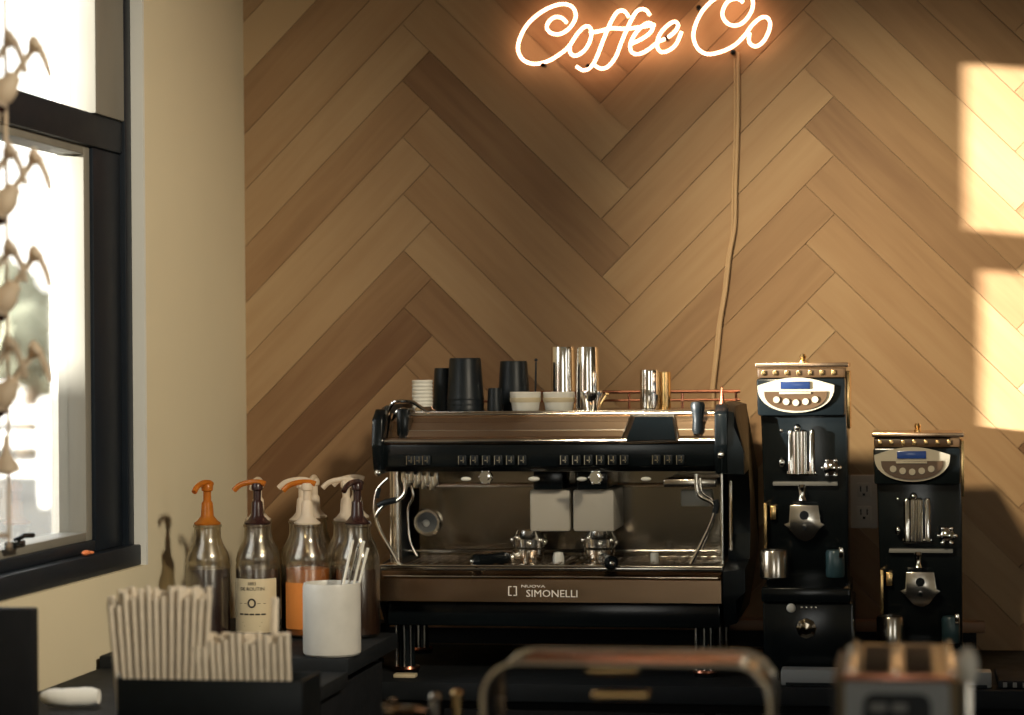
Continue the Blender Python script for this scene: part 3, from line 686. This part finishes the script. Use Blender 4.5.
# ------------------------------------------------------------------ grinders
U = 1/460.
def grinder(loc, label):
    g = thing('coffee_grinder', label, 'coffee grinder', loc, group='two matching coffee grinders')
    z = lambda py: (600-py)*U
    x = lambda px: (px-804)*U
    H = z(366)
    # main body seen from the front, slight taper
    obj('body', B().prism([(x(766), 0), (x(846), 0), (x(847), z(440)), (x(845), z(378)), (x(760), z(378)), (x(762), z(440))], 'y', .03, .24, .004), 'black_gloss', g)
    obj('reflection_strip', B().box(x(846), x(849.5), .06, .2, z(430), z(372), .001), 'brass', g)  # brass strip in place of a pale wood reflection on the side
    obj('head', B().prism([(x(759), z(416)), (x(845), z(416)), (x(846), z(379)), (x(758), z(379))], 'y', .0, .22, .005), 'black_gloss', g)
    obj('collar', B().box(x(759), x(845), .005, .2, z(378.5), z(368.5), .003), 'brown_panel', g)
    b = B()
    for k in range(7): b.box(x(763+k*11.5), x(767+k*11.5), .002, .012, z(376), z(371), .001)
    obj('collar_trim', b, 'brass', g)
    t = obj('lid', B().box(x(757), x(849), -.004, .21, z(368), z(363.5), .002), 'brushed', g)
    b = B(); b.lathe((x(803), .06, z(364)), [(.008, 0), (.008, .005), (.005, .008), (.008, .014), (.005, .020), (0, .021)], 14); obj('lid_knob', b, 'brass', t)
    # half-moon panel
    def arc(y0p, y1p, top, bot, n=20):
        pts = []
        for i in range(n+1): a = math.pi*i/n; pts.append((x(797-38*math.cos(a)), z(top)-abs(math.sin(a))**.8*(bot-top)*U))
        return pts
    tp = [(x(835-i*7.6), z(386)+math.sin(math.pi*i/10)*8*U) for i in range(11)]
    pn = obj('panel', B().prism(arc(0, 0, 386, 413)+tp[1:-1], 'y', -.008, .002), 'cream_panel', g)
    lo = [(p0, p1) for p0, p1 in arc(0, 0, 392, 411) if True]
    lo = [(x(797)+(p0-x(797))*.82, p1) for p0, p1 in lo]
    obj('panel_inset', B().prism(lo, 'y', -.011, -.007), 'brown_panel', pn)
    obj('screen', B().box(x(782), x(811), -.012, -.007, z(389.5), z(382), .001), 'lcd', pn)
    obj('screen_lip', B().box(x(781), x(812), -.014, -.010, z(394.5), z(392.5), .0005), 'cream_panel', pn)
    for k in range(5):
        px = 778+k*9.5; py = (400, 402, 403, 402, 400)[k]
        b = B(); b.tube([(x(px), -.010, z(py)), (x(px), -.0145, z(py))], .0072, 14); obj('button', b, 'cream_panel', pn)
    # mirrored chute tubes
    b = B()
    for px, r_ in ((791, .007), (797, .010), (804, .008), (812, .0065)): b.lathe((x(px), .01, z(474)), [(r_, 0), (r_, z(432)-z(474)), (r_*.6, z(430)-z(474))], 14)
    b.box(x(787), x(816), .01, .03, z(476), z(471), .002); b.ball((x(798), .005, z(428)), .008, seg=12)
    obj('chute', b, 'chrome', g)
    b = B(); b.ball((x(782), .01, z(463)), .007, 1, .8, 1.4, 12); b.ball((x(782), .01, z(431)), .005, seg=10); obj('side_lever', b, 'chrome', g)
    b = B(); c = (x(831), .012, z(468)); b.lathe((0, 0, 0), [(.018, 0), (.018, .012), (.011, .018), (0, .02)], 8, mtx=Matrix.Translation(c) @ Matrix.Rotation(R(90), 4, 'X'))
    for k in range(6): a = k*1.047; b.ball((c[0]+.018*math.cos(a), -.002, c[2]+.018*math.sin(a)), .005, seg=8)
    obj('adjust_knob', b, 'chrome', g)
    b = B(); b.box(x(773), x(837), .015, .032, z(486), z(482), .001); obj('front_seam', b, 'grey_plastic', g)
    b = B(); b.lathe((x(802), .0, z(500)), [(.010, 0), (.006, .01), (.009, .028), (.006, .034)], 12); obj('spout', b, 'chrome', g)
    # fork plate
    b = B(); b.prism([(x(790), z(505)), (x(818), z(505)), (x(820), z(522)), (x(824), z(524)), (x(818), z(530)), (x(812), z(538)), (x(805), z(541)), (x(797), z(538)), (x(790), z(530)), (x(784), z(524)), (x(789), z(522))], 'y', .0, .012, .001)
    fk = obj('portafilter_fork', b, 'steel', g)
    b = B(); b.tube([(x(804), -.002, z(515)), (x(804), .002, z(515))], .010, 16); b.tube([(x(804), -.012, z(527)), (x(804), .002, z(527))], .005, 10); obj('fork_hub', b, 'black_gloss', fk)
    b = B(); b.box(x(764), x(767), -.001, .03, z(548), z(503), .001); b.box(x(770), x(776), .015, .032, z(520), z(506), .002); obj('edge_strip', b, 'brass', g)
    # lower tray with two collars
    obj('foot', B().box(x(762), x(849), -.04, .25, 0, z(585), .006), 'black_gloss', g)
    b = B(); b.lathe((x(774), -.0, z(578)), [(.028, 0), (.031, .004), (.031, .058), (.029, .062), (.026, .062), (.026, .01), (0, .01)], 28); obj('grounds_cup', b, 'steel', g)
    b = B(); b.lathe((x(834), .0, z(576)), [(.018, 0), (.020, .004), (.020, .052), (.017, .058), (.0, .058)], 20); obj('tamper_holder', b, 'teal_plastic', g)
    b = B(); b.box(x(838), x(842), -.022, .0, z(556), z(546), .001); obj('holder_clip', b, 'chrome', g)
    return g
YG = -.60
z1g = at(804, 601, YG).z
g1 = grinder((at(804, 500, YG).x, YG, z1g), 'black coffee grinder standing high on a box, beside the espresso machine')
g2 = dup(g1, (at(920, 560, -.45).x, -.45, ZCT+.014), 'black coffee grinder standing low, at the right end of the counter')
mx_ = at(920, 560, -.45).x
single('rubber_mat', B().box(mx_-.10, mx_+.105, -.50, -.19, ZCT+.0005, ZCT+.0135, .003), 'black_matte', 'flat black rubber mat under the low right grinder', 'mat')
# box below grinder
bx = thing('knock_box', 'black box with small chrome fittings carrying the taller grinder', 'box', (at(808, 640, YG).x, YG, ZCT))
obj('casing', B().box(-.095, .098, -.03, .25, .001, z1g-ZCT-.001, .006), 'black_gloss', bx)
b = B(); b.ball((-.034, -.034, z1g-ZCT-.012), .010, 1, .6, 1, 12); obj('button', b, 'porcelain', bx)
b = B()
for k in range(4): b.box(-.014+k*.010, -.009+k*.010, -.036, -.03, z1g-ZCT-.014, z1g-ZCT-.008, .001)
obj('indicator', b, 'steel', bx)
b = B(); b.lathe((0, 0, 0), [(.022, 0), (.022, .006), (.014, .010), (.013, .016), (0, .018)], 8, mtx=Matrix.Translation((-.002, -.03, z1g-ZCT-.055)) @ Matrix.Rotation(R(90), 4, 'X')); obj('rotary_knob', b, 'mirror_steel', bx)
b = B(); b.box(-.03, .03, -.034, -.03, .018, .030, .001); obj('name_plate', b, 'grey_plastic', bx)
# grey drawer unit along the counter front
gx0, gx1 = at(781, 690, -.70).x, at(992, 690, -.70).x
zz1 = at(850, 672, -.70).z
gd = thing('grey_drawer_box', 'flat grey drawer box low on the counter before the grinders', 'box', ((gx0+gx1)/2, -.68, ZCT))
obj('casing', B().box(gx0, gx1, -.70, -.645, ZCT+.001, max(zz1, ZCT+.035), .004), 'grey_paint', gd, w=True)
obj('drawer_slot', B().box(gx0+.01, gx1-.01, -.702, -.699, ZCT+.002, ZCT+.008), 'black', gd, w=True)
b = B(); bx0, bx1 = at(992, 690, -.68).x+.012, at(1085, 690, -.68).x
cr = thing('black_crate', 'black slotted crate at the right edge of the counter', 'crate', ((bx0+bx1)/2, -.62, ZCT))
obj('crate_body', B().box(bx0, bx1, -.70, -.50, ZCT+.001, ZCT+.018, .004), 'black_matte', cr, w=True)
b = B()
for k in range(9): b.box(bx0+.01+k*.02, bx0+.018+k*.02, -.703, -.699, ZCT+.004, ZCT+.014)
obj('slot_row', b, 'grey_plastic', cr, w=True)
# ------------------------------------------------------------------ syrup bottles
def bottle(loc, label, group):
    t = thing('syrup_bottle', label, 'bottle', loc, group=group)
    obj('bottle_body', B().lathe((0, 0, 0), [(.040, 0), (.046, .004), (.048, .01), (.048, .155), (.0465, .160), (.048, .165), (.044, .182), (.033, .203), (.029, .215), (.0285, .236), (.031, .238), (.031, .243), (.026, .245), (0, .245)], 32), 'bottle_plastic', t)
    obj('syrup', B().lathe((0, 0, 0), [(.040, .004), (.0465, .008), (.0465, .148), (0, .148)], 28), 'syrup_brown', t)
    pm = obj('pump', B().lathe((0, 0, 0), [(.028, .243), (.029, .247), (.022, .252), (.014, .262), (.012, .29), (.0085, .295), (.0085, .315), (.012, .317), (.013, .326), (.010, .332), (0, .334)], 18), 'dark_plastic', t)
    obj('spout', B().tube(catmull([(.018, 0, .330), (.006, 0, .334), (-.015, 0, .334), (-.038, 0, .328), (-.052, 0, .316)], 5), .006, 10, rs=None), 'amber_plastic', pm)
    return t
YBt = -.76
bots = []
def bpos(px, Y): p = at(px, 600, Y); return (p.x, Y, ZBX+.001)
gB = 'syrup pump bottles on the raised counter'
bt = bottle(bpos(258, YBt), 'syrup bottle with cream paper label and brown tinged pump', gB)
b1 = dup(bt, bpos(208, YBt-.02), 'dark purple syrup bottle nearest the window wall', swap={'syrup': 'syrup_purple', 'pump': 'amber_plastic'}, rot=(0, 0, R(75)))
b3 = dup(bt, bpos(308, YBt), 'syrup bottle filled bright orange, behind the white marble canister', swap={'syrup': 'orange_label', 'pump': 'pump_plastic'}, rot=(0, 0, R(8)))
b4 = dup(bt, bpos(358, YBt+.01), 'pale syrup bottle with dark pump beside the espresso machine', swap={'spout': 'dark_plastic'}, rot=(0, 0, R(70)))
# labels
def curved(r, z0_, z1_, a0, a1, t=.0006, seg=14):
    b = B(); bm = b.bm; vs = []
    for rr in (r, r+t):
        for zz in (z0_, z1_): vs.append([bm.verts.new((rr*math.sin(a0+(a1-a0)*i/seg), -rr*math.cos(a0+(a1-a0)*i/seg), zz)) for i in range(seg+1)])
    A, Bv, C_, D = vs
    for i in range(seg):
        for q in ((A, Bv), (C_, D), (A, C_), (Bv, D)): bm.faces.new((q[0][i], q[0][i+1], q[1][i+1], q[1][i]))
    for i in (0, seg): bm.faces.new((A[i], Bv[i], D[i], C_[i]))
    bmesh.ops.recalc_face_normals(bm, faces=bm.faces); return b
def bend(b, r):
    for v in b.bm.verts:
        a = v.co.x/r; rr = r-v.co.y; v.co.x, v.co.y = rr*math.sin(a), -rr*math.cos(a)
    return b
lab = obj('label', curved(.0483, .012, .128, R(-78), R(70)), 'label_paper', bt)
yaw_l = R(0)
tt = text_bm('DE ROUTIN', .0105, .0004); bmesh.ops.translate(tt.bm, vec=(0, -.0008, .103), verts=tt.bm.verts)
t2 = text_bm('1883', .010, .0004); bmesh.ops.translate(t2.bm, vec=(0, -.0008, .1145), verts=t2.bm.verts)
me = bpy.data.meshes.new('x'); t2.bm.to_mesh(me); tt.bm.from_mesh(me)
for k in range(5): tt.box(-.030+k*.0125, -.020+k*.0125, -.0012, -.0006, .050, .0535)
tt.box(-.03, -.012, -.0011, -.0006, .0745, .0755); tt.box(.012, .03, -.0011, -.0006, .0745, .0755)
tt.box(-.022, .022, -.0011, -.0006, .034, .0348); tt.box(-.018, .018, -.0011, -.0006, .026, .0268)
ring = [(math.cos(a)*.0075, math.sin(a)*.0085+.076) for a in [k*math.pi/10 for k in range(20)]]
tt.tube([(x_, -.0008, z_) for x_, z_ in ring], .002, 6, closed=True)
obj('label_print', bend(tt, .0484), 'ink', lab)
l3 = obj('label', curved(.0483, .02, .12, R(-70), R(70)), 'orange_label', b3); l3.rotation_euler = (0, 0, 0)
# back row of bottles: only pumps rise above the front row
Y2 = -.65
back = []
for i, (px, lab_, rot) in enumerate(((259, 'back row syrup bottle, pale pump behind the cream labelled bottle', 90), (303, 'syrup bottle in the back row with pump just left of the orange bottle', 10), (315, 'syrup bottle in the back row with upright pale pump right of the orange bottle', 95), (347, 'syrup bottle in the back row, pale pump left of the dark pump', 5), (357, 'syrup bottle in the back row, pump beside the steam wand', 5))):
    Y2 = -.54 if i in (2, 4) else -.65
    d = dup(bt, (at(px, 600, Y2).x, Y2, ZBX+.001), lab_, rot=(0, 0, R(rot)), swap={'pump': 'pump_plastic', 'spout': 'pump_plastic', 'syrup': 'syrup_brown'})
    for ch in KIDS(d):
        if ch.name.startswith('label'):
            for q in KIDS(ch): bpy.data.objects.remove(q)
            bpy.data.objects.remove(ch)
    back.append(d)
# stand the back row on a low step so the pumps clear
# canister with glass sticks
Yc = -1.06; pa, pb = at(303.5, 620, Yc), at(360.5, 620, Yc); rc = (pb.x-pa.x)/2*.99; cx = (pa.x+pb.x)/2; ht = at(332, 583, Yc).z-ZBX
b = B(); b.lathe((cx, Yc, ZBX+.001), [(rc*.93, 0), (rc*.99, .004), (rc, .010), (rc, ht-.008), (rc*.97, ht), (rc*.90, ht), (rc*.88, ht-.004), (rc*.86, .01), (0, .01)], 40)
single('marble_canister', b, 'marble', 'white marble cylinder canister standing before the syrup bottles', 'canister')
for k, (tx, ty, bxk) in enumerate(((353, 540, -.002), (359, 543, .006), (364, 541, .014), (349, 556, -.014), (368, 548, .020))):
    pt = at(tx, ty, Yc-.01+.006*k); bb_ = Vector((cx+bxk, Yc-.02+.009*k, ZBX+.016))
    b = B(); b.tube([bb_, pt], .0028, 8)
    single('stir_stick', b, 'stick_glass' if k % 2 else 'porcelain', ['pale stirring stick leaning in the marble canister, tallest', 'clear stirring stick in the marble canister, second in the fan', 'pale stirring stick in the marble canister, middle of the fan', 'clear short stirring stick at the left of the marble canister', 'pale stirring stick leaning furthest right in the marble canister'][k], 'stirrer', 'sticks in the marble canister')
# ------------------------------------------------------------------ straws in a black bin
YB2 = -2.0
bxl, bxr = at(117, 690, YB2-.06).x, at(302, 690, YB2-.06).x; zrim = at(200, 680, YB2-.06).z
bn = thing('straw_bin', 'black divided bin holding wrapped straws on the raised counter', 'bin', ((bxl+bxr)/2, YB2, ZB2))
b = B(); wl = .004
b.box(bxl, bxr, YB2-.06, YB2-.056, ZB2+.001, zrim, .001); b.box(bxl, bxr, YB2+.056, YB2+.06, ZB2+.001, zrim, .001)
b.box(bxl, bxl+wl, YB2-.056, YB2+.056, ZB2+.001, zrim); b.box(bxr-wl, bxr, YB2-.056, YB2+.056, ZB2+.001, zrim); b.box(bxl+wl, bxr-wl, YB2-.056, YB2+.056, ZB2+.001, ZB2+.005)
obj('bin_shell', b, 'black', bn, w=True)
xm = at(198, 660, YB2).x; obj('divider', B().box(xm-.002, xm+.002, YB2-.056, YB2+.056, ZB2+.005, zrim-.003), 'black', bn, w=True)
c = at(119.5, 676, YB2-.06); b = B(); b.ball(c, .0055, seg=10); obj('corner_highlight', b, 'chrome', bn, w=True)  # chrome bead drawn as the highlight on the bin's corner
rnd = random.Random(5)
n = 0
for (pxa, pxb, pta, ptb, base_a, base_b, N_, ptop, lab_, grp) in ((110, 209, 586, 602, 122, 201, 140, 592, 'paper wrapped straw in the tall fanned bunch by the window', 'tall wrapped straws'), (197, 287, 634, 650, 203, 290, 112, 638, 'short paper wrapped straw in the low bunch beside the tall one', 'short wrapped straws')):
    for k in range(N_):
        u = (k % 14)/13; row = k//14; Y = YB2-.045+row*.0105; u += (row % 2)*.036
        u = min(1, max(0, u+rnd.uniform(-.006, .006)))
        tp = at(pxa+(pxb-pxa)*u, ptop+rnd.uniform(-6, 7)+(10 if u < .1 else 0), Y); bs = at(base_a+(base_b-base_a)*u, 690, Y); bs.z = ZB2+.007
        d = tp-bs; rr = rnd.uniform(.0042, .0046) if ptop < 600 else rnd.uniform(.0048, .0052)
        b = B(); b.tube([bs, bs+d*.93, bs+d*.99, tp], rr, 6, rs=[rr, rr*1.02, rr*1.12, rr*1.15])
        for v in b.bm.verts:
            pass
        single('wrapped_straw', b, 'straw_paper', lab_, 'straw', grp)
p1 = at(275, 598, YB2+.04); bs = at(272, 690, YB2+.04); bs.z = ZB2+.007
b = B(); b.tube([bs, p1], .0062, 8); single('wrapped_straw', b, 'straw_paper', 'one longer wrapped straw rising above the low bunch, before the cream label', 'straw')
# dark panel at the left edge
pA = at(-40, 640, -1.95); pB = at(38, 607, -1.95)
ds = thing('menu_stand', 'dark upright tablet stand at the left edge below the window', 'stand', ((pA.x+pB.x)/2, -1.95, ZB2))
pX0, pX1 = max(XL+.012, pA.x), max(at(39, 640, -1.95).x, XL+.05)
obj('board', B().box(pX0, pX1, -1.98, -1.95, ZB2+.01, pB.z, .004), 'black_matte', ds, w=True)
obj('foot', B().box(pX0, pX1, -2.02, -1.91, ZB2+.001, ZB2+.011, .003), 'black', ds, w=True)
# rolled white towel
p0, p1 = at(44, 706, -1.66), at(97, 696, -1.66); zc = ZB2+.0195
pts = [Vector((p0.x+(p1.x-p0.x)*t, -1.66-.01*math.sin(t*5), zc)) for t in [k/8 for k in range(9)]]
b = B(); b.tube(pts, .016, 16, rs=[.010, .015, .017, .0165, .0175, .017, .018, .017, .013])
single('rolled_towel', b, 'towel', 'rolled white towel lying on the black counter below the window', 'towel')
# orange bit on the window sill
c = atx(88, 575, XL+.0); c = atx(87, 573, XG+.03)
b = B(); b.ball((XG+.028, c.y, zA+.052), .007, 1, 3.0, .8, 12); b.ball((XG+.028, c.y+.03, zA+.050), .006, 1, 2, .6, 10)
single('orange_clip', b, 'orange_plastic', 'small orange clip lying on the black window sill', 'clip')
# ------------------------------------------------------------------ pump bottles on a rack by the window
YR = -2.30
rk_x = at(3, 400, YR).x
rack = thing('bottle_rack', 'thin upright wall rack holding tilted syrup bottles before the window', 'rack', (rk_x, YR, ZBX))
obj('post', B().tube([(rk_x, YR+.02, 1.34), (rk_x, YR+.02, 2.5)], .0028, 10), 'pump_plastic', rack, w=True)
obj('post', B().tube([(rk_x, YR-.16, 1.34), (rk_x, YR-.16, 2.5)], .0028, 10), 'pump_plastic', rack, w=True)
for zz in (1.36, 2.46):
    for yy in (YR+.02, YR-.16): obj('wall_bracket', B().tube([(rk_x, yy, zz), (XL+.001, yy, zz)], .004, 8), 'pump_plastic', rack, w=True)
def rbottle(loc, label):
    t = thing('syrup_bottle', label, 'bottle', loc, group='tilted syrup bottles in the window rack'); t.rotation_euler = (0, R(37), 0)
    obj('bottle_body', B().lathe((0, 0, 0), [(.032, -.27), (.037, -.262), (.037, -.11), (.035, -.095), (.028, -.060), (.0175, -.035), (.0165, -.009), (0, -.009)], 24), 'pump_plastic', t)
    obj('cap_ring', B().lathe((0, 0, 0), [(.0172, -.030), (.019, -.029), (.019, -.020), (.0170, -.019)], 20), 'dark_plastic', t)
    pm = obj('pump', B().lathe((0, 0, 0), [(.018, -.010), (.019, -.004), (.018, .010), (.014, .016), (.011, .028), (.0050, .030), (.0050, .072), (.009, .076), (.013, .086), (.010, .090), (0, .091)], 16), 'pump_plastic', t)
    # spout pointing towards the room
    obj('spout', B().tube(catmull([(-.012, 0, .092), (-.002, 0, .086), (.016, 0, .080), (.036, 0, .068), (.048, 0, .058)], 4), .0042, 8, rs=[.0045, .005, .006, .007, .008, .0055, .0055, .0055, .0055, .005, .005, .005, .005, .0045, .0045, .0045, .004]), 'pump_plastic', pm)
    return t
rows = [(34, 'top'), (146, 'second'), (243, 'third'), (339, 'bottom')]
proto = None
ax = Vector((math.sin(R(37)), 0, math.cos(R(37))))
shelf = {}
for i, (py, nm) in enumerate(rows):
    for j, (dx, Y) in enumerate(((37, YR-.0), (12, YR-.14))):
        px = dx + (0 if i != 4 else -36)
        if i in (0,): px += 0
        tip = at(px, py+(9 if j == 0 else 3), Y)
        loc = tip-ax*.088
        lb = 'tilted syrup bottle, %s row of the window rack, %s' % (nm, 'nearer the window frame' if j == 0 else 'nearer the photo edge')
        if proto is None: proto = rbottle(loc, lb)
        else: dup(proto, loc, lb)
        nk = loc-ax*.05
        b = B(); b.tube([(rk_x, (YR+.02) if j == 0 else (YR-.16), nk.z-.05), (rk_x, Y+(.0), nk.z-.05), ], .003, 8) if False else None
pc = at(6, 462, YR); obj('end_cap', B().lathe((pc.x, YR, pc.z-.02), [(.006, 0), (.022, .006), (.020, .016), (.006, .034), (.004, .06), (0, .061)], 16), 'pump_plastic', rack, w=True)
for i, (py, nm) in enumerate(rows):
    z = at(3, py+70, YR).z
    b = B(); b.tube([(rk_x, YR+.02, z), (rk_x, YR-.16, z)], .003, 8); b.tube([(rk_x, YR-.02, z), (rk_x-.16, YR-.02, z-.14)], .003, 8); b.tube([(rk_x, YR-.12, z), (rk_x-.16, YR-.12, z-.14)], .003, 8)
    obj('cross_bar', b, 'pump_plastic', rack, w=True)
# ------------------------------------------------------------------ glass case on the front bar
YC0, YC1 = -2.72, -2.58
xa, xb = at(484, 690, YC0).x, at(770, 690, YC0).x; zt = at(620, 651, YC1).z
def arch(o, n=8):
    x0_, x1_, z0_, z1_, r_ = xa+o, xb-o, ZFB+.002, zt-o, .046-o
    pts = [(x0_, z0_)]
    for k in range(n+1): a = math.pi-k*math.pi/2/n; pts.append((x0_+r_+r_*math.cos(a), z1_-r_+r_*math.sin(a)))
    for k in range(n+1): a = math.pi/2-k*math.pi/2/n; pts.append((x1_-r_+r_*math.cos(a), z1_-r_+r_*math.sin(a)))
    pts.append((x1_, z0_)); return pts
gcse = thing('glass_case', 'low glass display case with rounded corners on the front bar', 'display case', ((xa+xb)/2, (YC0+YC1)/2, ZFB))
o_, i_ = arch(0), arch(.004)
b = B(); b.prism(o_+i_[::-1], 'y', YC0, YC1); obj('glass_hood', b, 'case_glass', gcse, w=True)
for Y in (YC0-.003, YC1+.003):
    b = B(); b.tube([(x_, Y, z_) for x_, z_ in o_], .0042, 10); obj('rim', b, 'satin', gcse, w=True)
b = B(); b.box(xa+.045, xb-.04, YC0+.01, YC1-.01, zt-.0035, zt+.002, .001); obj('top_plate', b, 'copper', gcse, w=True)  # copper red stands for the wood mirrored in the case top
b = B(); b.box(xa+.006, xb-.006, YC0+.006, YC1-.006, ZFB+.001, ZFB+.012, .002); obj('case_floor', b, 'black', gcse, w=True)
b = B(); b.box(xa+.02, xb-.02, YC0+.03, YC1-.03, ZFB+.085, ZFB+.089, .001)
obj('inner_shelf', b, 'case_glass', gcse, w=True)
for (p0, p1, py, Y) in ((585, 640, 670, YC0+.05), (592, 650, 695, YC0+.05)):
    a, c = at(p0, py, Y), at(p1, py, Y); b = B(); b.tube([a, a+(c-a)*.05, a+(c-a)*.95, c], .006, 12, rs=[.002, .0065, .0065, .002]); obj('highlight_bar', b, 'brass', gcse, w=True)  # bars drawn in place of warm lamp reflections in the glass
# ------------------------------------------------------------------ toaster on the front bar
YT0, YT1 = -2.80, -2.44
tx0, tx1 = at(848, 700, YT0).x, at(950, 700, YT0).x; tz = at(900, 680, YT0).z
to = thing('toaster', 'grey and chrome slot toaster seen end-on on the front bar', 'toaster', ((tx0+tx1)/2, (YT0+YT1)/2, ZFB))
def rrect(x0_, x1_, z0_, z1_, r_, n=5):
    pts = []
    for cx_, cz_, a0 in ((x1_-r_, z1_-r_, 0), (x0_+r_, z1_-r_, 90), (x0_+r_, z0_+r_, 180), (x1_-r_, z0_+r_, 270)):
        for k in range(n+1): a = R(a0+90*k/n); pts.append((cx_+r_*math.cos(a), cz_+r_*math.sin(a)))
    return pts
obj('body', B().prism(rrect(tx0-.012, tx1+.012, ZFB+.01, tz, .01), 'y', YT0+.012, YT1), 'mirror_steel', to, w=True)
obj('side_cover', B().box(tx0-.020, tx0-.0125, YT0+.014, YT1-.01, ZFB+.012, tz-.008, .002), 'black', to, w=True)
obj('side_cover', B().box(tx1+.0125, tx1+.020, YT0+.014, YT1-.01, ZFB+.012, tz-.008, .002), 'black', to, w=True)
ep = obj('end_panel', B().prism(rrect(tx0-.004, tx1+.0, ZFB+.012, tz-.003, .006), 'y', YT0, YT0+.012), 'grey_paint', to, w=True)
obj('recess', B().prism(rrect(tx0+.018, tx1-.022, ZFB+.03, tz-.016, .014), 'y', YT0-.002, YT0+.001), 'black', ep, w=True)
b = B(); zc = tz-.034; b.box(tx0+.026, tx0+.046, YT0-.005, YT0-.002, zc-.004, zc+.006, .002); b.box(tx0+.052, tx0+.070, YT0-.005, YT0-.002, zc-.004, zc+.006, .002); obj('button_pair', b, 'grey_plastic', ep, w=True)
b = B()
for k in range(2):
    x_ = tx0+.016+k*.052; b.box(x_, x_+.034, YT0+.05, YT1-.03, tz-.002, tz+.0015, .0005)
obj('bread_slot', b, 'black_matte', to, w=True)
b = B()
for x_ in (tx0+.004, tx0+.057, tx1+.004): b.box(x_-.004, x_+.004, YT0+.03, YT1-.01, tz+.0, tz+.007, .002)
obj('slot_rim', b, 'satin', to, w=True)
obj('top_edge', B().box(tx0-.006, tx1+.004, YT0+.004, YT0+.024, tz-.002, tz+.004, .001), 'copper', to, w=True)
b = B(); lx = tx1+.022; b.box(lx-.004, lx+.004, YT0+.0, YT0+.012, ZFB+.02, tz+.0, .002); lv = obj('lever', b, 'steel', to, w=True)
b = B(); b.ball((lx, YT0+.01, tz+.016), .0125, 1, 1, 1.9, 14); obj('lever_knob', b, 'porcelain', lv, w=True)
# ------------------------------------------------------------------ little bar tools between the machine and the bar
def tool(name, px, ptop, Y, r, mt, lab_, cat, base):
    p = at(px, ptop, Y); h = p.z-base
    b = B(); b.lathe((p.x, Y, base+.001), [(r*.9, 0), (r, .003), (r*.95, h*.7), (r*1.05, h-.006), (r*.6, h-.001), (0, h-.002)], 18); single(name, b, mt, lab_, cat)
tool('steel_muddler', 435, 693, -2.42, .0075, 'steel', 'slim steel muddler left of the brass one, before the glass case', 'muddler', ZFB)
tool('brass_muddler', 457, 690, -2.42, .0075, 'brass', 'slim brass muddler upright beside the glass case', 'muddler', ZFB)
tool('tamper', 406, 706, -2.42, .030, 'mirror_steel', 'dull round tamper base on the front bar, lower left of the case', 'tamper', ZFB)
p = at(403, 690, -.66)
b = B(); a, c = at(394, 688, -.66), at(416, 688, -.66); b.box(a.x, c.x, -.67, -.64, ZCT+.001, ZCT+.010, .003)
single('folded_cloth', b, 'label_paper', 'small pale folded cloth at the front edge below the machine', 'cloth')
b = B()
for px, py in ((386, 704), (391, 700)):
    c = at(px, py, -2.40); b.lathe((c.x, -2.40+(.016 if px > 388 else 0), ZFB+.001), [(.004, 0), (.004, c.z-ZFB-.006), (.006, c.z-ZFB-.003), (0, c.z-ZFB)], 12)
single('pin_pair', b, 'chrome', 'pair of shiny round headed pins beside the tamper', 'pins')
# ------------------------------------------------------------------ light
world = bpy.data.worlds.new('world'); sc.world = world; world.use_nodes = True
wn = world.node_tree; bg = wn.nodes['Background']
tc = wn.nodes.new('ShaderNodeTexCoord'); sp = wn.nodes.new('ShaderNodeSeparateXYZ'); rp = wn.nodes.new('ShaderNodeValToRGB')
wn.links.new(tc.outputs['Generated'], sp.inputs[0]); wn.links.new(sp.outputs['Z'], rp.inputs[0]); wn.links.new(rp.outputs[0], bg.inputs[0])
rp.color_ramp.elements[0].position = 0; rp.color_ramp.elements[0].color = (1, .96, .88, 1)
rp.color_ramp.elements[1].position = .6; rp.color_ramp.elements[1].color = (.92, .93, .96, 1)
bg.inputs[1].default_value = 4.8
sl = bpy.data.lights.new('sun', 'SUN'); sl.energy = 40; sl.color = (1, .95, .88); sl.angle = R(.7)
so = bpy.data.objects.new('sun', sl); COL.objects.link(so); so.location = (-5, -4, 4); so.rotation_euler = sd.to_track_quat('-Z', 'Y').to_euler()
def portal(loc, rot, sx, sy):
    l = bpy.data.lights.new('portal', 'AREA'); l.shape = 'RECTANGLE'; l.size = sx; l.size_y = sy; l.cycles.is_portal = True
    o = bpy.data.objects.new('portal', l); COL.objects.link(o); o.location = loc; o.rotation_euler = rot
portal((XG-.1, (yA+yB)/2, (zA+zB)/2), (0, R(-90), 0), zB-zA, yA-yB)
portal((XR+.13, (RW0+RW1)/2, 1.85), (0, R(90), 0), 1.8, RW1-RW0)
for a, c in FW: portal(((a+c)/2, YFRONT-.12, 2.0), (R(90), 0, 0), c-a, 1.4)
# added warm fill spots without fixtures, pooling light on the planked and window walls
def spot(loc, tgt, en, ang, blend, col, size=.15):
    l = bpy.data.lights.new('fill_spot', 'SPOT'); l.energy = en; l.spot_size = R(ang); l.spot_blend = blend; l.color = col; l.shadow_soft_size = size
    o = bpy.data.objects.new('fill_spot', l); COL.objects.link(o); o.location = loc; o.rotation_euler = (Vector(tgt)-Vector(loc)).to_track_quat('-Z', 'Y').to_euler()
spot((-.9, -3.0, 3.1), (.0, 0, 1.66), 520, 29, 1, (1, .84, .57))
spot((1.2, -3.6, 3.1), (XL, -1.1, 1.6), 520, 42, 1, (1, .88, .68))
sc.view_settings.view_transform = 'Standard'; sc.view_settings.look = 'None'; sc.view_settings.gamma = 1; sc.view_settings.exposure = 0
sc.view_settings.use_curve_mapping = False
cy = sc.cycles
cy.use_denoising = True; cy.max_bounces = 10; cy.transparent_max_bounces = 24; cy.sample_clamp_indirect = 6
cy.caustics_reflective = False; cy.caustics_refractive = False
